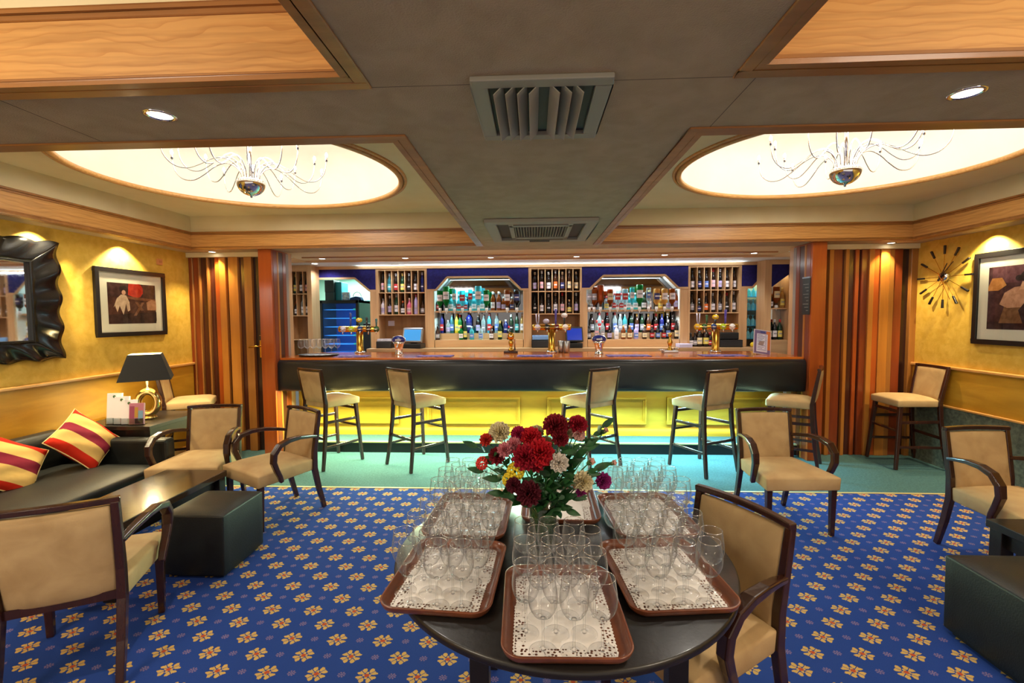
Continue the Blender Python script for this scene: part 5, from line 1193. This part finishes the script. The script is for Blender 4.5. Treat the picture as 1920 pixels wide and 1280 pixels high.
def rr_loop(hx, hy, rad, n=7):
    pts = []
    for cx, cy, a0 in ((hx-rad, hy-rad, 0), (-hx+rad, hy-rad, PI/2), (-hx+rad, -hy+rad, PI), (hx-rad, -hy+rad, 3*PI/2)):
        for k in range(n+1): q = a0+PI/2*k/n; pts.append((cx+rad*cos(q), cy+rad*sin(q)))
    return pts
def tray_mesh(hx, hy):
    prof = [(.03, .0), (.012, .002), (.004, .010), (-.002, .024), (-.002, .027), (.004, .027), (.010, .014), (.017, .006), (.03, .004)]
    mb = MB(); mb.smooth = True; m = None
    for ins, z in prof:
        lp_ = rr_loop(hx-ins, hy-ins, max(.02, .055-ins)); m = len(lp_); mb.v += [(x, y, z) for x, y in lp_]
    n = len(prof)
    for i in range(n-1):
        for k in range(m): mb.f.append((i*m+k, i*m+(k+1) % m, (i+1)*m+(k+1) % m, (i+1)*m+k)); mb.mi.append(0); mb.sm.append(True)
    for f in (tuple(range(m-1, -1, -1)), tuple((n-1)*m+k for k in range(m))): mb.f.append(f); mb.mi.append(0); mb.sm.append(False)
    return mb
def doily_mat(hx, hy):
    m, nt, b = nodes('lace_doily_paper'); L = nt.links.new; out = nt.nodes['Material Output']
    b.inputs['Base Color'].default_value = (*lin((232, 226, 220)), 1); b.inputs['Roughness'].default_value = .8
    tc = N(nt, 'ShaderNodeTexCoord'); sp = N(nt, 'ShaderNodeSeparateXYZ'); L(tc.outputs['Object'], sp.inputs[0])
    def mth(op, a, b_=None):
        n = N(nt, 'ShaderNodeMath', operation=op)
        for i, v in enumerate((a, b_)):
            if v is None: continue
            if isinstance(v, (int, float)): n.inputs[i].default_value = v
            else: L(v, n.inputs[i])
        return n.outputs[0]
    d = mth('MINIMUM', mth('SUBTRACT', hx, mth('ABSOLUTE', sp.outputs[0])), mth('SUBTRACT', hy, mth('ABSOLUTE', sp.outputs[1])))
    band = mth('MULTIPLY', mth('LESS_THAN', d, .032), mth('GREATER_THAN', d, .004))
    vo = N(nt, 'ShaderNodeTexVoronoi'); vo.inputs['Scale'].default_value = 105; vo.inputs['Randomness'].default_value = .55; L(tc.outputs['Object'], vo.inputs['Vector'])
    hole = mth('MULTIPLY', band, mth('LESS_THAN', vo.outputs['Distance'], .40))
    tr = N(nt, 'ShaderNodeBsdfTransparent'); ms = N(nt, 'ShaderNodeMixShader'); L(hole, ms.inputs[0]); L(b.outputs[0], ms.inputs[1]); L(tr.outputs[0], ms.inputs[2]); L(ms.outputs[0], out.inputs[0]); return m
HX_, HY_ = .170, .215
DHX, DHY = .136, .112
dm = doily_mat(DHX, DHY)
def doily_mesh():
    lp_ = rr_loop(DHX, DHY, .02, 5); P = []
    n = len(lp_)
    for i in range(n):                                   # scalloped outline
        a, b_ = Vector(lp_[i]), Vector(lp_[(i+1) % n]); k = max(1, int((b_-a).length/.004))
        for j in range(k): q = a+(b_-a)*(j/k); P.append(q)
    per = 0; out = []
    for i, q in enumerate(P):
        nx = (P[(i+1) % len(P)]-P[i-1]); nn = Vector((nx.y, -nx.x)).normalized(); per += (P[i]-P[i-1]).length
        out.append(q+nn*.0018*cos(2*PI*per/.013))
    mb = MB(); mb.prism([(q.x, q.y) for q in out], 0, .0006, 'z'); return mb
proto_d = doily_mesh().build('d', dm); dme = proto_d.data; bpy.data.objects.remove(proto_d)
proto_t = tray_mesh(HX_, HY_).build('t', traywood); tme = proto_t.data; bpy.data.objects.remove(proto_t)
TRAYS = [(-.285, 1.495, R(-4), 'front left tray'), (.080, 1.318, R(1.5), 'front centre tray'), (.430, 1.525, R(6), 'front right tray'),
         (-.275, 1.955, R(-3), 'back left tray'), (.118, 2.105, R(-1), 'back centre tray'), (.480, 1.985, R(5), 'back right tray')]
occupied = []
for ti, (x, y, rz, nm) in enumerate(TRAYS):
    o = bpy.data.objects.new('wooden_tray', tme); COL.objects.link(o); o.location = (x, y, TZ+.0006+(.004 if ti == 1 else 0)); o.rotation_euler.z = rz; bz = o.location.z
    tag(o, 'brown wooden tray with paper doilies, the %s on the round table' % nm, 'tray', 'brown trays on the round table')
    Mz = Matrix.Rotation(rz, 3, 'Z')
    for k, (dx, dy) in enumerate(((.002, .074), (-.003, -.076))):
        q = Mz @ Vector((dx, dy, 0)); d = bpy.data.objects.new('paper_doily', dme); COL.objects.link(d); d.location = (x+q.x, y+q.y, bz+.0046+.0008*k); d.rotation_euler.z = rz+R((1.5, -1)[k])
        tag(d, 'white lace-edged paper doily, %s on the %s' % (('far one', 'near one')[k], nm), 'doily', 'lace doilies on the trays')
    rows = 6; cnt = 0
    rr = random.Random(11+ti)
    for r_ in range(rows):
        n = 3 if r_ % 2 == 0 or ti == 1 else 4
        for c_ in range(n):
            if ti == 4 and r_ < 4: continue
            off = (-.062 if r_ % 2 == 0 else -.104) if ti == 1 else (-.078 if n == 3 else -.117)
            lx_ = off+.0785*c_+rr.uniform(-.004, .004); ly_ = -.165+.066*r_+rr.uniform(-.003, .003)
            q = Mz @ Vector((lx_, ly_, 0)); gx_, gy_ = x+q.x, y+q.y
            if (gx_-.045)**2+(gy_-1.725)**2 < .095**2: continue
            side = ('near', 'second', 'third', 'fourth', 'fifth', 'far')[r_]
            wine_glass((gx_, gy_, bz+.0062), 'wine glass, %s from left in the %s row on the %s' % (ORD[c_], side, nm), 'wine glasses on the %s' % nm)

# ================================================================== FLOWERS
VX, VY = .035, 1.735
t = thing('glass_vase', 'clear glass vase of flowers in the middle of the round table', 'vase', (VX, VY, TZ))
mb = MB(); mb.smooth = True; mb.lathe([(.0, .001), (.046, .001), (.050, .006), (.052, .10), (.056, .205), (.0535, .205), (.0495, .10), (.047, .012), (.0, .012)], 32, caps=False); mb.build('vessel', vglass, t)
mb = MB(); mb.smooth = True; mb.lathe([(.0, .0125), (.046, .0125), (.049, .10), (.0495, .13), (.0, .13)], 32, caps=False); mb.build('water', tinted('green_tinged_water', (150, 190, 130), .12), t)
fol = mottled('dark_green_leaf', (16, 54, 24), (34, 86, 40), (30, 30, 30), .5, .1, 60); stemm = plain('green_stem', (60, 104, 48), .6)
FC = {k: mottled('petal_'+k.replace(' ', '_'), tuple(max(0, int(x*.82)) for x in v), v, (60, 60, 60), .75, .1, 90) for k, v in
      {'cream': (236, 222, 180), 'bright red': (206, 22, 40), 'deep red': (140, 14, 34), 'maroon': (96, 10, 34), 'pink': (226, 140, 150), 'pale pink': (238, 190, 180), 'magenta': (182, 24, 84), 'white': (240, 230, 218), 'yellow': (232, 204, 40), 'crimson': (172, 14, 44), 'purple': (160, 36, 124), 'orange red': (214, 52, 40)}.items()}
def carnation_head(c):
    mb = MB(); mb.smooth = True
    for k in range(6):
        Rk = (1.0, .97, .84, .66, .45, .25)[k]; lift = (-.34, .0, .26, .46, .60, .68)[k]; ph = k*1.7; nf = (11, 10, 9, 7, 6, 4)[k]
        def f(u, v, Rk=Rk, lift=lift, ph=ph, nf=nf):
            q = 2*PI*u; rr = Rk*(.12+.88*v)*(1+.10*v*sin(nf*q+ph)+.05*v*sin(3*nf*q)); z = -.35+(lift+.35)*v**.8+.15*v*sin(2*nf*q+ph*2)*(.6+.4*v)
            return (rr*cos(q), rr*sin(q), z)
        mb.grid(f, 66, 5, cu=True)
    return mb.build('h', FC[c])
def cluster_head(c):
    mb = MB(); mb.smooth = True; rr = random.Random(4)
    for k in range(44):
        z = 1-2*(k+.5)/60; q = k*2.4; r_ = (1-z*z)**.5
        mb.lathe([(.0, -.2), (.17, -.08), (.2, .03), (.1, .15), (.0, .17)], 7, (r_*cos(q)*.82, r_*sin(q)*.82, z*.62), caps=False)
    return mb.build('h', FC[c])
def bud_head(c):
    mb = MB(); mb.smooth = True; mb.lathe([(.0, -1.2), (.38, -1.1), (.52, -.3), (.42, .2)], 10); mb.cur = 1
    mb.grid(lambda u, v: ((.36+.30*v+.10*v*sin(10*PI*u))*cos(2*PI*u), (.36+.30*v+.10*v*sin(10*PI*u))*sin(2*PI*u), .1+.7*v), 24, 4, cu=True)
    mb.grid(lambda u, v: ((.05+.30*v)*cos(2*PI*u), (.05+.30*v)*sin(2*PI*u), .2+.7*v), 16, 4, cu=True)
    return mb.build('h', [stemm, FC[c]])
FL = [ # px x, px y, radius px, colour, kind, depth offset, label tail
    (935, 808, 18, 'cream', 'carnation', .02, 'large cream carnation at the top left of the bouquet'), (910, 823, 11, 'orange red', 'carnation', .0, 'small red carnation at the far left, above the leaves'),
    (931, 853, 15, 'deep red', 'carnation', -.02, 'dark red carnation low on the left, between leaves and pink carnations'), (904, 868, 12, 'orange red', 'cluster', .0, 'cluster of orange-red berries or buds at the left edge'),
    (945, 842, 13, 'pink', 'carnation', -.03, 'pink carnation below the large cream one, left of its twin'), (963, 832, 13, 'pink', 'carnation', -.01, 'pink carnation below the magenta one, right of its twin'),
    (972, 811, 13, 'magenta', 'carnation', .02, 'magenta carnation left of the bright red pair'), (995, 818, 18, 'bright red', 'carnation', .0, 'bright red carnation at the upper middle'),
    (1012, 846, 24, 'bright red', 'carnation', -.05, 'largest bright red carnation in the middle of the bouquet'), (984, 855, 22, 'crimson', 'carnation', -.06, 'broad crimson carnation left of the largest red one'),
    (1006, 868, 14, 'crimson', 'carnation', -.04, 'small crimson carnation under the largest red one'), (1006, 808, 12, 'cream', 'carnation', .06, 'cream carnation behind the upper bright red one'), (967, 883, 16, 'yellow', 'cluster', -.05, 'upper yellow flower cluster at the left'),
    (955, 899, 13, 'yellow', 'cluster', -.06, 'lower yellow flower cluster at the left'), (962, 909, 13, 'maroon', 'carnation', -.09, 'maroon carnation beside the yellow clusters'), (990, 925, 21, 'maroon', 'carnation', -.10, 'large maroon carnation hanging over the vase rim'),
    (1043, 796, 21, 'deep red', 'carnation', .02, 'large deep red carnation at the top right'), (1051, 820, 14, 'deep red', 'carnation', .0, 'deep red carnation just below the one at the top right'), (1085, 794, 16, 'crimson', 'carnation', .03, 'topmost crimson carnation, right of the deep red ones'),
    (1066, 810, 11, 'cream', 'carnation', .04, 'small cream carnation between the red ones at the top right'), (1024, 829, 12, 'cream', 'carnation', .04, 'cream carnation right of the bright red pair'), (1086, 813, 11, 'pale pink', 'carnation', .02, 'pale pink carnation under the topmost crimson one'),
    (1049, 866, 16, 'white', 'carnation', -.06, 'white carnation right of centre'), (1134, 808, 7, 'pale pink', 'bud', .0, 'pale pink bud at the upper right tip'), (1107, 866, 9, 'pale pink', 'bud', -.02, 'pale pink bud at the right, below the leaves'),
    (1149, 868, 7, 'pale pink', 'bud', .0, 'half-open bud at the far right end of a bare stem'), (1095, 902, 17, 'cream', 'carnation', -.05, 'cream carnation low on the right'), (1133, 901, 14, 'purple', 'carnation', -.02, 'purple carnation sticking out low at the right'), (1090, 924, 9, 'purple', 'carnation', -.06, 'small purple carnation near the tray at the right')]
HEADS = {}
mouth = Vector((VX, VY, TZ+.19))
for (u, v, rp, c, kind, dy, lab) in FL:
    y = VY+dy; p = at_y(u, v, y); rad = rp*y/F_PX*1.14
    key = (c, kind)
    if key not in HEADS:
        o = {'carnation': carnation_head, 'cluster': cluster_head, 'bud': bud_head}[kind](c); HEADS[key] = o.data; bpy.data.objects.remove(o)
    nm = {'carnation': 'carnation', 'cluster': 'flower_cluster', 'bud': 'flower_bud'}[kind]
    t = thing(nm, lab+' in the glass vase' if len(lab.split()) < 12 else lab, 'flower', tuple(p), 0, 'flowers in the vase')
    h = bpy.data.objects.new('flower_head', HEADS[key]); COL.objects.link(h); h.parent = t; h.scale = (rad, rad, rad*.9)
    dirv = (p-mouth); dirv.y -= .10; dirv.normalize()
    face = (dirv*.55+Vector((0, -.6, .25))).normalized(); h.rotation_euler = Vector((0, 0, 1)).rotation_difference(face).to_euler(); h.rotation_euler.rotate_axis('Z', random.uniform(0, 6))
    foot = Vector((VX-.02*dirv.x+random.uniform(-.015, .015), VY+random.uniform(-.015, .015), TZ+.025))
    neck = mouth+Vector((dirv.x*.045, random.uniform(-.02, .02), 0)); back = p-face*rad*.55
    pts = []
    for i in range(9):
        s_ = i/8; a = foot.lerp(neck, s_); b_ = neck.lerp(back, s_); pts.append(a.lerp(b_, s_)-p)
    mb = MB(); mb.smooth = True; mb.tube(pts, .0022, 6); mb.build('stem', stemm, t)
    if kind == 'carnation' and rp > 10:
        mb = MB(); mb.smooth = True; q = Vector((0, 0, 1)).rotation_difference(face).to_matrix()
        mb.lathe([(.0, -rad*1.2), (rad*.22, -rad*1.1), (rad*.30, -rad*.4), (rad*.34, -rad*.25)], 10, caps=False); mb.v = [tuple(q @ Vector(w)) for w in mb.v]; mb.build('calyx', stemm, t)
def sprig(u, v, dy, n, L_, lab, w=.30):
    """leafy branch from the vase mouth to the given spot"""
    p = at_y(u, v, VY+dy); a = mouth-Vector((0, 0, .12)); c = mouth+Vector(((p.x-mouth.x)*.35, dy*.4, (p.z-mouth.z)*.6))
    t = thing('leafy_sprig', lab, 'foliage', tuple(mouth), 0, 'leafy sprigs in the vase')
    cur = []
    for i in range(12): s_ = i/11; cur.append(a.lerp(c, s_).lerp(c.lerp(p, s_), s_)-mouth)
    mb = MB(); mb.smooth = True; mb.tube(cur, [.003-.002*i/11 for i in range(12)], 6); mb.build('stem', stemm, t)
    mb = MB(); mb.smooth = True; rr = random.Random(int(u))
    for k in range(n):
        s_ = .40+.60*k/(n-1); i = min(10, int(s_*11)); o0 = cur[i].lerp(cur[i+1], s_*11-i); tg = (cur[i+1]-cur[i]).normalized()
        sd = Vector((cos(k*2.3), -.35+.5*sin(k*1.9), .35*sin(k*2.3+1))).normalized()
        d = (tg*(.9 if k == n-1 else .45)+sd*(.15 if k == n-1 else .8)).normalized(); up = d.cross(Vector((rr.uniform(-.4, .4), -1, .5))).normalized(); nn = up.cross(d)
        ll = L_*1.22*rr.uniform(.8, 1.15)
        def f(uu, vv, o0=o0, d=d, up=up, nn=nn, ll=ll):
            ww = w*ll*sin(PI*min(1, uu**.8*1.0))**.9*(1-uu*.15); return o0+d*(ll*uu)+up*(ww*(vv-.5)*2*.5*1.3)+nn*(.10*ll*uu*(1-uu)*2-.10*ww*abs(vv-.5)*2)
        mb.grid(f, 8, 5)
    mb.build('leaves', fol, t)
for a in [(896, 838, .0, 8, .055, 'leafy green sprig at the far left under the small red carnation'), (908, 884, .0, 8, .06, 'leafy sprig at the left, below the berry cluster'), (945, 925, -.06, 7, .06, 'leafy sprig drooping left of the large maroon carnation'),
          (1128, 802, .03, 11, .06, 'tall leafy sprig reaching up at the right'), (1098, 838, .0, 10, .058, 'leafy sprig at the right, below the topmost crimson carnation'), (1068, 850, .02, 9, .05, 'leafy sprig behind the white carnation'),
          (1112, 880, -.03, 8, .055, 'leafy sprig at the right, above the cream carnation'), (1058, 900, -.08, 8, .06, 'broad leaves low in the centre of the bouquet'), (1024, 905, -.09, 8, .065, 'dark leaves in front, right of the large maroon carnation'), (1060, 955, -.06, 6, .06, 'leafy sprig hanging over the right rim of the vase'),
          (1000, 890, -.05, 8, .05, 'dark leaves under the crimson carnations'), (1040, 875, -.03, 8, .05, 'leaves just left of the white carnation'), (925, 870, .0, 7, .05, 'leaves behind the dark red carnation on the left'), (1030, 930, -.08, 8, .06, 'dense dark leaves just above the vase rim'), (1012, 945, -.07, 6, .06, 'leaf pair over the left front of the vase'), (1075, 930, -.05, 7, .055, 'leaves beside the small purple carnation'), (1020, 860, .03, 9, .055, 'leaves deep in the middle behind the red carnations')]: sprig(*a)
